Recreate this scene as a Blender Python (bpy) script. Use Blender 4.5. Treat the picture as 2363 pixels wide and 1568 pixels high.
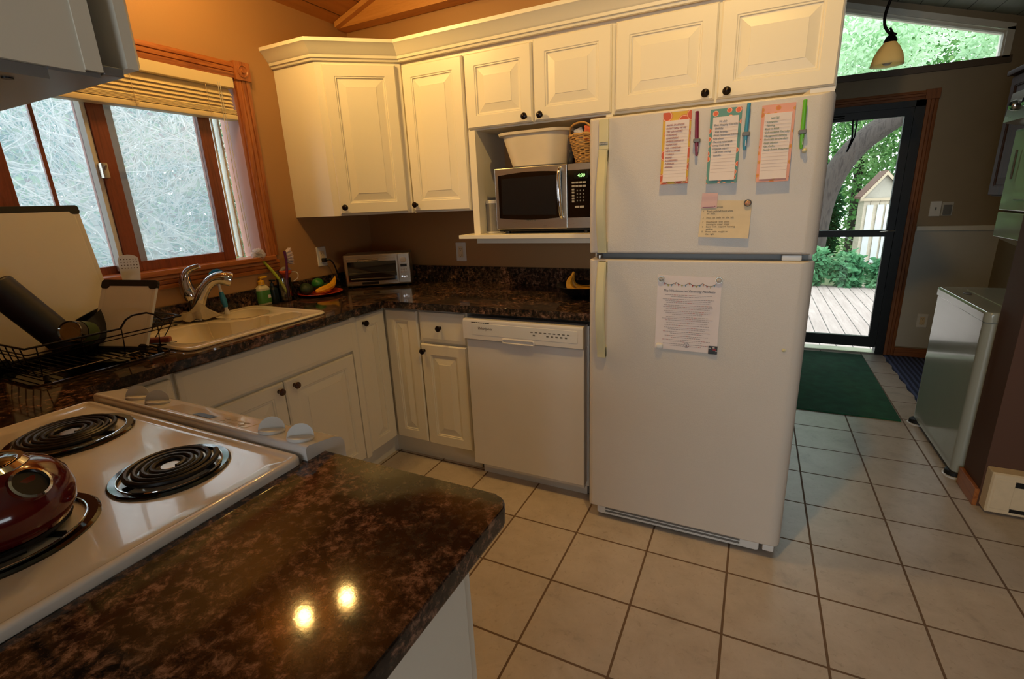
import bpy, bmesh, math, random
from mathutils import Vector, Matrix
from math import pi, sin, cos
random.seed(7)
S = bpy.context.scene
for o in list(bpy.data.objects): bpy.data.objects.remove(o)

# ------------------------------------------------------------------ camera
CP = Vector((2.3843, -2.6234, 1.4157)); YAW, PITCH, ROLL, FPX = -.46515, -.27607, -.04353, 1122.97
Fw = Vector((sin(YAW)*cos(PITCH), cos(YAW)*cos(PITCH), sin(PITCH)))
Rt = Vector((cos(YAW), -sin(YAW), 0)); Up = Rt.cross(Fw)
R2 = cos(ROLL)*Rt + sin(ROLL)*Up; U2 = -sin(ROLL)*Rt + cos(ROLL)*Up
cam_data = bpy.data.cameras.new('camera'); cam = bpy.data.objects.new('camera', cam_data)
S.collection.objects.link(cam)
M4 = Matrix((R2, U2, -Fw)).transposed().to_4x4(); M4.translation = CP
cam.matrix_world = M4
cam_data.sensor_fit = 'HORIZONTAL'; cam_data.sensor_width = 36; cam_data.lens = FPX/2363*36
cam_data.clip_start = .02; cam_data.clip_end = 200
S.camera = cam
# ------------------------------------------------------------------ world and exposure
W = bpy.data.worlds.new('world'); S.world = W; W.use_nodes = True
bg = W.node_tree.nodes['Background']
bg.inputs['Color'].default_value = (.86, .95, 1.0, 1); bg.inputs['Strength'].default_value = 2.8
S.view_settings.view_transform = 'Standard'; S.view_settings.look = 'None'
S.view_settings.gamma = 1; S.view_settings.use_curve_mapping = False
S.view_settings.exposure = .65
# daylight enters through wall openings, the unseen side and rear ones added as fill; portals only guide the sampling of the sky
def portal(name, loc, rot, sx, sy):
    l = bpy.data.lights.new(name, 'AREA'); l.shape = 'RECTANGLE'; l.size = sx; l.size_y = sy
    l.cycles.is_portal = True
    o = bpy.data.objects.new(name, l); o.location = loc; o.rotation_euler = rot
    S.collection.objects.link(o)
portal('sky_portal_kitchen_window', (-.12, -1.39, 1.56), (0, -pi/2, 0), .72, 1.0)
portal('sky_portal_door', (2.95, 2.5, 1.03), (-pi/2, 0, 0), .8, 1.8)
portal('sky_portal_side', (5.02, -3.0, .7), (0, pi/2, 0), .5, 1.2)
portal('sky_portal_rear', (2.2, -5.98, 1.35), (pi/2, 0, 0), 2.6, 1.7)
portal('sky_portal_clerestory', (3.2, 2.5, 2.5), (-pi/2, 0, 0), 1.3, .5)

# ------------------------------------------------------------------ helpers
ORG = {}
def lin(h):
    if isinstance(h, str):
        h = h.lstrip('#'); c = [int(h[i:i+2], 16)/255 for i in (0, 2, 4)]
        return tuple(x/12.92 if x <= .04045 else ((x+.055)/1.055)**2.4 for x in c)
    return h
class MB:
    def __init__(s): s.v = []; s.f = []
    def add(s, vs, fs):
        n = len(s.v); s.v += [Vector(p) for p in vs]; s.f += [tuple(i+n for i in f) for f in fs]; return s
    def addM(s, o, M=None):
        return s.add([M @ v if M else v for v in o.v], o.f)
    def xf(s, M): s.v = [M @ v for v in s.v]; return s
    def box(s, a, b):
        x0, y0, z0 = [min(p, q) for p, q in zip(a, b)]; x1, y1, z1 = [max(p, q) for p, q in zip(a, b)]
        return s.add([(x0,y0,z0),(x1,y0,z0),(x1,y1,z0),(x0,y1,z0),(x0,y0,z1),(x1,y0,z1),(x1,y1,z1),(x0,y1,z1)],
                     [(0,3,2,1),(4,5,6,7),(0,1,5,4),(1,2,6,5),(2,3,7,6),(3,0,4,7)])
    def rbox(s, a, b, r=.004, seg=2):
        bm = bmesh.new(); t = MB().box(a, b)
        vs = [bm.verts.new(v) for v in t.v]
        for f in t.f: bm.faces.new([vs[i] for i in f])
        bmesh.ops.bevel(bm, geom=list(bm.edges), offset=r, segments=seg, profile=.5, affect='EDGES')
        bm.verts.index_update()
        s.add([v.co.copy() for v in bm.verts], [tuple(v.index for v in f.verts) for f in bm.faces]); bm.free(); return s
    def prism(s, pts, z0, z1):
        n = len(pts); vs = [(p[0], p[1], z0) for p in pts]+[(p[0], p[1], z1) for p in pts]
        fs = [tuple(range(n-1, -1, -1)), tuple(range(n, 2*n))]+[(i, (i+1) % n, n+(i+1) % n, n+i) for i in range(n)]
        return s.add(vs, fs)
    def loops(s, L, cap0=True, cap1=True, closed=True):
        n = len(L[0]); vs = [p for l in L for p in l]; fs = []
        for k in range(len(L)-1):
            for i in range(n if closed else n-1):
                j = (i+1) % n; fs.append((k*n+i, k*n+j, (k+1)*n+j, (k+1)*n+i))
        if cap0: fs.append(tuple(range(n-1, -1, -1)))
        if cap1: fs.append(tuple((len(L)-1)*n+i for i in range(n)))
        return s.add(vs, fs)
    def lathe(s, prof, n=32, M=None, cap0=True, cap1=True):
        L = [[(r*cos(2*pi*i/n), r*sin(2*pi*i/n), z) for i in range(n)] for r, z in prof]
        t = MB().loops(L, cap0, cap1); return s.addM(t, M)
    def cyl(s, p0, p1, r0, r1=None, n=20):
        r1 = r0 if r1 is None else r1; p0 = Vector(p0); p1 = Vector(p1); d = p1-p0
        M = Matrix.Translation(p0) @ d.to_track_quat('Z', 'Y').to_matrix().to_4x4()
        return s.lathe([(r0, 0), (r1, d.length)], n, M)
    def sphere(s, c, r, n=20, m=12, sc=(1, 1, 1)):
        L = [[(c[0]+sc[0]*r*sin(pi*k/m)*cos(2*pi*i/n), c[1]+sc[1]*r*sin(pi*k/m)*sin(2*pi*i/n), c[2]-sc[2]*r*cos(pi*k/m)) for i in range(n)] for k in range(1, m)]
        return s.loops(L)
    def tube(s, pts, r, n=8, closed=False, smooth=0):
        P = [Vector(p) for p in pts]
        for _ in range(smooth):
            Q = [] if closed else [P[0]]
            m = len(P)
            for i in range(m if closed else m-1):
                a, b = P[i], P[(i+1) % m]; Q += [a*.75+b*.25, a*.25+b*.75]
            if not closed: Q.append(P[-1])
            P = Q
        m = len(P); L = []; N = None
        R = r if isinstance(r, (list, tuple)) else None
        for i in range(m):
            T = (P[(i+1) % m]-P[i-1]) if closed else (P[min(i+1, m-1)]-P[max(i-1, 0)])
            T.normalize()
            if N is None: N = T.orthogonal().normalized()
            else:
                N = N-T*N.dot(T); N = N.normalized() if N.length > 1e-6 else T.orthogonal().normalized()
            B = T.cross(N)
            if R:
                q = i/(m-1)*(len(R)-1); k = min(int(q), len(R)-2); rr = R[k]*(1-(q-k))+R[k+1]*(q-k)
            else: rr = r
            L.append([P[i]+(N*cos(2*pi*j/n)+B*sin(2*pi*j/n))*rr for j in range(n)])
        if closed:
            L.append(L[0]); return s.loops(L, False, False)
        return s.loops(L)
    def rings(s, rect, prof, rad=0, seg=5, capM=None, cap0=True, cap1=True):
        """nested (rounded) rectangles: prof = [(inset, w), ...] in local u, v, w"""
        u0, v0, u1, v1 = rect; L = []
        for ins, w in prof:
            a, b, c, d = u0+ins, v0+ins, u1-ins, v1-ins; r = max(rad-ins, rad*.25) if rad else 0
            if r <= 0: L.append([(a, b, w), (c, b, w), (c, d, w), (a, d, w)])
            else:
                l = []
                for (cx, cy, a0) in ((c-r, b+r, -pi/2), (c-r, d-r, 0), (a+r, d-r, pi/2), (a+r, b+r, pi)):
                    for k in range(seg+1):
                        t = a0+pi/2*k/seg; l.append((cx+r*cos(t), cy+r*sin(t), w))
                L.append(l)
        t = MB().loops(L, cap0, cap1); return s.addM(t, capM)
    def build(s, name, mat=None, parent=None, origin=None, ang=32, smooth=True):
        me = bpy.data.meshes.new(name)
        xs = [v.x for v in s.v]; ys = [v.y for v in s.v]; zs = [v.z for v in s.v]
        if parent is not None: og = ORG[parent.name]
        else: og = Vector(origin) if origin else Vector(((min(xs)+max(xs))/2, (min(ys)+max(ys))/2, min(zs)))
        me.from_pydata([v-og for v in s.v], [], s.f)
        bm = bmesh.new(); bm.from_mesh(me)
        bmesh.ops.recalc_face_normals(bm, faces=bm.faces)
        if smooth:
            for f in bm.faces: f.smooth = True
            for e in bm.edges:
                e.smooth = len(e.link_faces) == 2 and e.calc_face_angle(0) < math.radians(ang)
        bm.to_mesh(me); bm.free()
        o = bpy.data.objects.new(name, me); S.collection.objects.link(o)
        if mat: me.materials.append(mat)
        if smooth:
            wn = o.modifiers.new('normals', 'WEIGHTED_NORMAL'); wn.keep_sharp = True; wn.weight = 100
        if parent is not None: o.parent = parent
        else: o.location = og
        ORG[o.name] = og
        return o
def thing(name, label, cat, loc, group=None):
    o = bpy.data.objects.new(name, None); S.collection.objects.link(o); o.location = loc
    o.empty_display_size = .05; ORG[o.name] = Vector(loc)
    return tag(o, label, cat, group)
def tag(o, label, cat, group=None, kind=None):
    o['label'] = label; o['category'] = cat
    if group: o['group'] = group
    if kind: o['kind'] = kind
    return o
def struct(o, label=None):
    o['kind'] = 'structure'
    if label: o['label'] = label
    return o
def frame(org, right, out, up=(0, 0, 1)):
    M = Matrix((Vector(right), Vector(up), Vector(out))).transposed().to_4x4(); M.translation = Vector(org); return M
def FY(x, y, z): return frame((x, y, z), (1, 0, 0), (0, -1, 0))      # faces -y
def FX(x, y, z): return frame((x, y, z), (0, 1, 0), (1, 0, 0))       # faces +x
def FXN(x, y, z): return frame((x, y, z), (0, -1, 0), (-1, 0, 0))    # faces -x
def FZ(x, y, z): return Matrix.Translation((x, y, z))
def text(body, size, M, mat, parent, name='lettering', depth=.0004, shear=0, align='LEFT', label=None, space=1.0, sx=1):
    c = bpy.data.curves.new(name, 'FONT'); c.body = body; c.size = size; c.extrude = depth; c.shear = shear
    c.align_x = align; c.space_line = space; c.resolution_u = 2
    to = bpy.data.objects.new('tmp', c); S.collection.objects.link(to)
    bpy.context.view_layer.update()
    me = bpy.data.meshes.new_from_object(to.evaluated_get(bpy.context.evaluated_depsgraph_get()))
    bpy.data.objects.remove(to)
    og = ORG[parent.name]; me.transform(Matrix.Translation(-og) @ M @ Matrix.Diagonal((sx, 1, 1, 1)))
    me.name = name; me.materials.clear(); me.materials.append(mat)
    o = bpy.data.objects.new(name, me); S.collection.objects.link(o); o.parent = parent; ORG[o.name] = og
    if label: o['label'] = label
    return o
def boolean(o, cutters):
    for c in cutters:
        m = o.modifiers.new('b', 'BOOLEAN'); m.object = c; m.operation = 'DIFFERENCE'; m.solver = 'EXACT'
    bpy.context.view_layer.update()
    me = bpy.data.meshes.new_from_object(o.evaluated_get(bpy.context.evaluated_depsgraph_get()))
    o.modifiers.clear(); o.data = me
    for c in cutters: bpy.data.objects.remove(c)
    return o
# ------------------------------------------------------------------ materials
def nt(name):
    m = bpy.data.materials.new(name); m.use_nodes = True; t = m.node_tree
    return m, t, t.nodes['Principled BSDF']
def N(t, typ, **kw):
    n = t.nodes.new(typ)
    for k, v in kw.items():
        if k in n.inputs: n.inputs[k].default_value = v
        else: setattr(n, k, v)
    return n
def ramp(t, stops, interp='LINEAR'):
    r = t.nodes.new('ShaderNodeValToRGB'); r.color_ramp.interpolation = interp; e = r.color_ramp.elements
    while len(e) < len(stops): e.new(.5)
    for i, (p, c) in enumerate(stops): e[i].position = p; c = lin(c); e[i].color = (*c, 1)
    return r
def coords(t, scale=(1, 1, 1), loc=(0, 0, 0), world=True):
    if world:
        g = N(t, 'ShaderNodeNewGeometry'); src = g.outputs['Position']
    else: src = N(t, 'ShaderNodeTexCoord').outputs['Object']
    mp = N(t, 'ShaderNodeMapping'); mp.inputs['Scale'].default_value = scale; mp.inputs['Location'].default_value = loc
    t.links.new(src, mp.inputs['Vector']); return mp.outputs['Vector']
def mat(name, col, rough=.5, metal=0, var=.04, vs=8, bump=0, bs=200, coat=0, spec=.5, emit=0, trans=0, alpha=1, sheen=0):
    m, t, b = nt(name); c = lin(col)
    b.inputs['Roughness'].default_value = rough; b.inputs['Metallic'].default_value = metal
    b.inputs['Specular IOR Level'].default_value = spec; b.inputs['Coat Weight'].default_value = coat
    if sheen: b.inputs['Sheen Weight'].default_value = sheen
    vec = coords(t, world=False)
    if var:
        n = N(t, 'ShaderNodeTexNoise', Scale=vs, Detail=3.0); t.links.new(vec, n.inputs['Vector'])
        r = ramp(t, [(.3, tuple(x*(1-var) for x in c)), (.7, tuple(min(1, x*(1+var)) for x in c))])
        t.links.new(n.outputs['Fac'], r.inputs['Fac']); t.links.new(r.outputs['Color'], b.inputs['Base Color'])
    else: b.inputs['Base Color'].default_value = (*c, 1)
    if bump:
        n2 = N(t, 'ShaderNodeTexNoise', Scale=bs, Detail=2.0); t.links.new(vec, n2.inputs['Vector'])
        bp = N(t, 'ShaderNodeBump', Strength=bump, Distance=.002)
        t.links.new(n2.outputs['Fac'], bp.inputs['Height']); t.links.new(bp.outputs['Normal'], b.inputs['Normal'])
    if emit: b.inputs['Emission Color'].default_value = (*c, 1); b.inputs['Emission Strength'].default_value = emit
    if trans: b.inputs['Transmission Weight'].default_value = trans
    if alpha < 1: b.inputs['Alpha'].default_value = alpha
    return m
def wood(name, c1, c2, axis=2, scale=14, rough=.4, coat=.2):
    m, t, b = nt(name); sc = [scale]*3; sc[axis] = scale*.08
    vec = coords(t, tuple(sc))
    n = N(t, 'ShaderNodeTexNoise', Scale=3.0, Detail=6.0, Roughness=.65, Distortion=.6); t.links.new(vec, n.inputs['Vector'])
    r = ramp(t, [(.3, c1), (.5, c2), (.62, c1), (.8, c2)]); t.links.new(n.outputs['Fac'], r.inputs['Fac'])
    t.links.new(r.outputs['Color'], b.inputs['Base Color'])
    b.inputs['Roughness'].default_value = rough; b.inputs['Coat Weight'].default_value = coat
    bp = N(t, 'ShaderNodeBump', Strength=.15, Distance=.001); t.links.new(n.outputs['Fac'], bp.inputs['Height'])
    t.links.new(bp.outputs['Normal'], b.inputs['Normal']); return m
def glass(name, tint=(1, 1, 1), gloss=.08, rough=0.0):
    m = bpy.data.materials.new(name); m.use_nodes = True; t = m.node_tree; t.nodes.clear()
    o = N(t, 'ShaderNodeOutputMaterial'); mx = N(t, 'ShaderNodeMixShader'); tr = N(t, 'ShaderNodeBsdfTransparent'); g = N(t, 'ShaderNodeBsdfGlossy')
    tr.inputs['Color'].default_value = (*tint, 1); g.inputs['Roughness'].default_value = rough
    fr = N(t, 'ShaderNodeFresnel', IOR=1.45); mu = N(t, 'ShaderNodeMath', operation='MULTIPLY_ADD')
    mu.inputs[1].default_value = .9; mu.inputs[2].default_value = gloss*.3
    t.links.new(fr.outputs[0], mu.inputs[0]); t.links.new(mu.outputs[0], mx.inputs['Fac'])
    t.links.new(tr.outputs[0], mx.inputs[1]); t.links.new(g.outputs[0], mx.inputs[2]); t.links.new(mx.outputs[0], o.inputs['Surface'])
    return m
def screen_mat(name, fac, col):
    m = bpy.data.materials.new(name); m.use_nodes = True; t = m.node_tree; t.nodes.clear()
    o = N(t, 'ShaderNodeOutputMaterial'); mx = N(t, 'ShaderNodeMixShader'); tr = N(t, 'ShaderNodeBsdfTransparent')
    a = N(t, 'ShaderNodeAddShader'); d = N(t, 'ShaderNodeBsdfDiffuse'); tl = N(t, 'ShaderNodeBsdfTranslucent')
    for q in (d, tl): q.inputs['Color'].default_value = (*lin(col), 1)
    t.links.new(d.outputs[0], a.inputs[0]); t.links.new(tl.outputs[0], a.inputs[1])
    mx.inputs['Fac'].default_value = fac
    t.links.new(tr.outputs[0], mx.inputs[1]); t.links.new(a.outputs[0], mx.inputs[2]); t.links.new(mx.outputs[0], o.inputs['Surface'])
    return m
def leafmat(name, c1, c2, c3, scale=1.5, tl=.5):
    m = bpy.data.materials.new(name); m.use_nodes = True; t = m.node_tree; t.nodes.clear()
    o = N(t, 'ShaderNodeOutputMaterial'); vec = coords(t)
    n = N(t, 'ShaderNodeTexNoise', Scale=scale, Detail=5.0, Roughness=.7); t.links.new(vec, n.inputs['Vector'])
    r = ramp(t, [(.32, c1), (.5, c2), (.68, c3)]); t.links.new(n.outputs['Fac'], r.inputs['Fac'])
    d = N(t, 'ShaderNodeBsdfDiffuse'); l = N(t, 'ShaderNodeBsdfTranslucent'); mx = N(t, 'ShaderNodeMixShader', Fac=tl)
    t.links.new(r.outputs[0], d.inputs[0]); t.links.new(r.outputs[0], l.inputs[0])
    t.links.new(d.outputs[0], mx.inputs[1]); t.links.new(l.outputs[0], mx.inputs[2]); t.links.new(mx.outputs[0], o.inputs['Surface'])
    return m
def stone(name):
    m, t, b = nt(name); vec = coords(t)
    n1 = N(t, 'ShaderNodeTexNoise', Scale=4.0, Detail=8.0, Roughness=.7, Distortion=.5)
    n2 = N(t, 'ShaderNodeTexNoise', Scale=52.0, Detail=9.0, Roughness=.74, Distortion=.35)
    n3 = N(t, 'ShaderNodeTexNoise', Scale=7.0, Detail=8.0, Roughness=.75, Distortion=.5)
    n4 = N(t, 'ShaderNodeTexNoise', Scale=110.0, Detail=4.0, Roughness=.6)
    for n in (n1, n2, n3, n4): t.links.new(vec, n.inputs['Vector'])
    a = N(t, 'ShaderNodeMix', data_type='RGBA'); bb = N(t, 'ShaderNodeMix', data_type='RGBA'); c = N(t, 'ShaderNodeMix', data_type='RGBA')
    rr = ramp(t, [(.40, '#15110f'), (.48, '#30251f'), (.55, '#5c4334'), (.62, '#8a6b57')]); t.links.new(n2.outputs['Fac'], rr.inputs['Fac'])
    rd = ramp(t, [(.38, '#12100f'), (.5, '#28211d'), (.62, '#3d3830'), (.72, '#574a3d')]); t.links.new(n2.outputs['Fac'], rd.inputs['Fac'])
    f1 = ramp(t, [(.44, (0, 0, 0)), (.58, (1, 1, 1))]); t.links.new(n1.outputs['Fac'], f1.inputs['Fac'])
    t.links.new(f1.outputs[0], a.inputs['Factor']); t.links.new(rd.outputs[0], a.inputs[6]); t.links.new(rr.outputs[0], a.inputs[7])
    f2 = ramp(t, [(.53, (0, 0, 0)), (.60, (.85, .85, .85))]); t.links.new(n3.outputs['Fac'], f2.inputs['Fac'])
    rc = ramp(t, [(.42, '#1a1310'), (.5, '#5e4133'), (.58, '#96705b')]); t.links.new(n2.outputs['Fac'], rc.inputs['Fac'])
    t.links.new(f2.outputs[0], bb.inputs['Factor']); t.links.new(a.outputs[2], bb.inputs[6]); t.links.new(rc.outputs[0], bb.inputs[7])
    f3 = ramp(t, [(.55, (0, 0, 0)), (.7, (.6, .6, .6))]); t.links.new(n4.outputs['Fac'], f3.inputs['Fac'])
    c.inputs[7].default_value = (*lin('#1c1714'), 1)
    t.links.new(f3.outputs[0], c.inputs['Factor']); t.links.new(bb.outputs[2], c.inputs[6])
    t.links.new(c.outputs[2], b.inputs['Base Color'])
    b.inputs['Roughness'].default_value = .07; b.inputs['Specular IOR Level'].default_value = .38
    bp = N(t, 'ShaderNodeBump', Strength=.03, Distance=.001); t.links.new(n4.outputs['Fac'], bp.inputs['Height']); t.links.new(bp.outputs['Normal'], b.inputs['Normal'])
    return m
def tiles(name):
    m, t, b = nt(name); vec = coords(t, loc=(-1.4811+.3039*20, .8774+.3039*30, 0))
    br = N(t, 'ShaderNodeTexBrick', offset=0.0, squash=1.0, Scale=1.0); br.inputs['Brick Width'].default_value = .3039; br.inputs['Row Height'].default_value = .3039
    br.inputs['Mortar Size'].default_value = .0042; br.inputs['Mortar Smooth'].default_value = .15; br.inputs['Bias'].default_value = 0
    br.inputs['Color1'].default_value = (0, 0, 0, 1); br.inputs['Color2'].default_value = (1, 1, 1, 1)
    t.links.new(vec, br.inputs['Vector'])
    n = N(t, 'ShaderNodeTexNoise', Scale=7.0, Detail=8.0, Roughness=.68, Distortion=.4); t.links.new(vec, n.inputs['Vector'])
    n2 = N(t, 'ShaderNodeTexNoise', Scale=45.0, Detail=4.0, Roughness=.7, Distortion=.6); t.links.new(vec, n2.inputs['Vector'])
    r = ramp(t, [(.25, '#a0958a'), (.42, '#bdb0a2'), (.6, '#c8bbae'), (.8, '#b4a696')]); t.links.new(n.outputs['Fac'], r.inputs['Fac'])
    r2 = ramp(t, [(.3, (.82, .80, .76)), (.42, (1, 1, 1)), (.62, (1, 1, 1)), (.72, (.95, .90, .85))]); t.links.new(n2.outputs['Fac'], r2.inputs['Fac'])
    mu = N(t, 'ShaderNodeMix', data_type='RGBA', blend_type='MULTIPLY'); mu.inputs['Factor'].default_value = 1
    t.links.new(r.outputs[0], mu.inputs[6]); t.links.new(r2.outputs[0], mu.inputs[7])
    r3 = ramp(t, [(0, (.93, .93, .93)), (1, (1.0, 1.0, 1.0))]); t.links.new(br.outputs['Color'], r3.inputs['Fac'])
    mv = N(t, 'ShaderNodeMix', data_type='RGBA', blend_type='MULTIPLY'); mv.inputs['Factor'].default_value = 1
    t.links.new(mu.outputs[2], mv.inputs[6]); t.links.new(r3.outputs[0], mv.inputs[7])
    mx = N(t, 'ShaderNodeMix', data_type='RGBA'); mx.inputs[7].default_value = (*lin('#6f5844'), 1)
    t.links.new(br.outputs['Fac'], mx.inputs['Factor']); t.links.new(mv.outputs[2], mx.inputs[6]); t.links.new(mx.outputs[2], b.inputs['Base Color'])
    rg = ramp(t, [(0, (.34, .34, .34)), (1, (.8, .8, .8))]); t.links.new(br.outputs['Fac'], rg.inputs['Fac']); t.links.new(rg.outputs[0], b.inputs['Roughness'])
    inv = N(t, 'ShaderNodeMath', operation='SUBTRACT'); inv.inputs[0].default_value = 1; t.links.new(br.outputs['Fac'], inv.inputs[1])
    bp = N(t, 'ShaderNodeBump', Strength=.6, Distance=.003); t.links.new(inv.outputs[0], bp.inputs['Height']); t.links.new(bp.outputs['Normal'], b.inputs['Normal'])
    return m
def planks(name, axis, width, c1, c2, gap, rough=.5, off=0):
    """boards with dark joints; axis = world axis the boards are laid side by side along"""
    m, t, b = nt(name); sc = [10, 10, 10]; sc[1-axis] = .8
    vec = coords(t, tuple(sc)); g = N(t, 'ShaderNodeNewGeometry'); sp = N(t, 'ShaderNodeSeparateXYZ'); t.links.new(g.outputs['Position'], sp.inputs[0])
    n = N(t, 'ShaderNodeTexNoise', Scale=2.0, Detail=6.0, Roughness=.65); t.links.new(vec, n.inputs['Vector'])
    r = ramp(t, [(.3, c1), (.7, c2)]); t.links.new(n.outputs['Fac'], r.inputs['Fac'])
    md = N(t, 'ShaderNodeMath', operation='ADD'); md.inputs[1].default_value = 100+off; t.links.new(sp.outputs[axis], md.inputs[0])
    dv = N(t, 'ShaderNodeMath', operation='DIVIDE'); dv.inputs[1].default_value = width; t.links.new(md.outputs[0], dv.inputs[0])
    fr = N(t, 'ShaderNodeMath', operation='FRACT'); t.links.new(dv.outputs[0], fr.inputs[0])
    lt = ramp(t, [(0, (0, 0, 0)), (gap, (0, 0, 0)), (gap*1.6, (1, 1, 1)), (1, (1, 1, 1))]); t.links.new(fr.outputs[0], lt.inputs['Fac'])
    mx = N(t, 'ShaderNodeMix', data_type='RGBA'); mx.inputs[6].default_value = (*[x*.25 for x in lin(c1)], 1)
    t.links.new(lt.outputs[0], mx.inputs['Factor']); t.links.new(r.outputs[0], mx.inputs[7]); t.links.new(mx.outputs[2], b.inputs['Base Color'])
    b.inputs['Roughness'].default_value = rough
    bp = N(t, 'ShaderNodeBump', Strength=.5, Distance=.004); t.links.new(lt.outputs[0], bp.inputs['Height']); t.links.new(bp.outputs['Normal'], b.inputs['Normal'])
    return m
def citrus(name, back, flesh, rim, scale, rad=.36):
    """flat print of citrus slices on a plain ground (x-z plane)"""
    m, t, b = nt(name); vec = coords(t, (1, 0, 1))
    v = N(t, 'ShaderNodeTexVoronoi', Scale=scale, Randomness=.55); t.links.new(vec, v.inputs['Vector'])
    r = ramp(t, [(0, rim), (.06, flesh), (rad-.09, flesh), (rad-.08, rim), (rad-.03, rim), (rad-.025, flesh), (rad, flesh), (rad+.005, back)], 'CONSTANT')
    t.links.new(v.outputs['Distance'], r.inputs['Fac']); t.links.new(r.outputs[0], b.inputs['Base Color']); b.inputs['Roughness'].default_value = .5
    return m
def brushed(name, col='#c2bcb0', rough=.3):
    m, t, b = nt(name); vec = coords(t, (1, 1, 60))
    n = N(t, 'ShaderNodeTexNoise', Scale=12.0, Detail=3.0); t.links.new(vec, n.inputs['Vector'])
    r = ramp(t, [(0, (rough*.7,)*3), (1, (rough*1.4,)*3)]); t.links.new(n.outputs['Fac'], r.inputs['Fac']); t.links.new(r.outputs[0], b.inputs['Roughness'])
    b.inputs['Base Color'].default_value = (*lin(col), 1); b.inputs['Metallic'].default_value = 1
    return m
M = {}
M['cab'] = mat('cabinet_paint', '#e2dccd', .38, var=.015, vs=3, bump=.03, bs=60)
M['cabin'] = mat('cabinet_inside_paint', '#c9c0ae', .5)
M['knob'] = mat('bronze_knob', '#1c1210', .28, .6, var=.2)
M['knobred'] = mat('cherry_knob', '#3a1712', .25, 0, var=.2, coat=.5)
M['stone'] = stone('mottled_brown_laminate')
M['tile'] = tiles('beige_floor_tile')
M['wall'] = mat('tan_wall_paint', '#aa8052', .62, var=.03, vs=2, bump=.12, bs=90)
M['wallg'] = mat('taupe_wall_paint', '#93836a', .65, var=.03, bump=.1, bs=90)
M['panel'] = mat('grey_wainscot_paint', '#b9b5ab', .6, var=.03)
M['white'] = mat('white_paint', '#d8d4c8', .5)
M['pine'] = planks('pine_ceiling_boards', 0, .14, '#a5692f', '#bf8445', .03, .45)
M['pinew'] = planks('white_ceiling_boards', 0, .14, '#8f978a', '#a3aa9b', .03, .5)
M['beam'] = wood('pine_beam', '#b67a3a', '#c98f4d', 0, 6)
M['oakz'] = wood('oak_vertical', '#8c4a20', '#b06a34', 2); M['oaky'] = wood('oak_along_wall', '#8c4a20', '#b06a34', 1)
M['oakx'] = wood('oak_across', '#6f3d1e', '#8f562c', 0, rough=.65, coat=0); M['oakz2'] = wood('oak_trim_vertical', '#6f3d1e', '#8f562c', 2, rough=.65, coat=0)
M['sash'] = wood('window_sash_wood', '#6d3219', '#854326', 2, rough=.45); M['sashy'] = wood('window_sash_wood_rail', '#6d3219', '#854326', 1, rough=.45)
M['jamb'] = mat('window_jamb_wood', '#a8705c', .4)
M['glass'] = glass('window_glass')
M['screen'] = screen_mat('insect_screen_mesh', .26, '#a5b6c2')
M['blind'] = mat('cream_blind_slat', '#e6d3a6', .5, var=.02)
M['fridge'] = mat('textured_white_enamel', '#cfc6bb', .3, var=.01, bump=.35, bs=420)
M['handle'] = mat('cream_plastic', '#d3caa0', .35)
M['enamel'] = mat('white_enamel', '#dcd8d4', .16, var=.015, coat=.4)
M['plas'] = mat('white_plastic', '#dad8d4', .3)
M['greyp'] = mat('grey_plastic', '#6c6b68', .4)
M['black'] = mat('black_plastic', '#0c0c0d', .35); M['blackg'] = mat('glossy_black', '#060607', .08, coat=.5)
M['darkglass'] = mat('dark_oven_glass', '#08090a', .06, coat=.6, spec=.6)
M['steel'] = brushed('brushed_steel'); M['chrome'] = mat('chrome', '#c9c9cb', .07, 1, var=0)
M['ceramic'] = mat('cream_sink_ceramic', '#e0d5bb', .14, var=.015, coat=.5)
M['bulb'] = mat('lamp_glow', (1, .60, .17), .5, var=0, emit=130)
M['paper'] = mat('white_paper', '#e2d6d4', .7, var=.02, vs=20); M['cream'] = mat('cream_paper', '#dcc7a4', .7, var=.04, vs=30)
M['inkred'] = mat('red_ink', '#8e2b38', .6, var=0); M['inkblue'] = mat('blue_grey_ink', '#44566a', .6, var=0)
M['inkgreen'] = mat('green_ink', '#3f7050', .6, var=0); M['ink'] = mat('grey_ink', '#55504e', .6, var=0)
M['rule'] = mat('faint_rule_ink', '#b9a39c', .6, var=0)
M['navy'] = mat('navy_coating', '#12161f', .45)
M['rubber'] = mat('black_rubber', '#0a0a0a', .6)
M['brownwall'] = M['wall']
C = M

# ------------------------------------------------------------------ setting: floor, walls, ceiling
H = .939; XL = .024
def s_(mb, name, m, label=None, **k): return struct(mb.build(name, m, **k), label)
s_(MB().box((XL-.15, -6.2, -.12), (5.1, 2.45, 0)), 'floor', C['tile'], 'beige square ceramic floor tiles with brown grout')
# left wall with window opening y -1.95..-.83, z 1.18..2.06
wl = MB(); a, b, c, d = -1.95, -.835, 1.186, 2.055
wl.box((XL-.14, -6.2, 0), (XL, a, 2.7)); wl.box((XL-.14, b, 0), (XL, .1, 2.7)); wl.box((XL-.14, a, 0), (XL, b, c)); wl.box((XL-.14, a, d), (XL, b, 2.7))
s_(wl, 'wall_left', C['wall'])
RX, RZ, SL = 1.95, 3.091, .32   # ridge
def zc(x): return 2.475+SL*(x-XL) if x <= RX else RZ-.30*(x-RX)
wb = MB().prism([(XL, 0), (2.612, 0), (2.612, .10), (XL, .10)], 0, 2.46)
s_(wb, 'wall_back', C['wall'])
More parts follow.
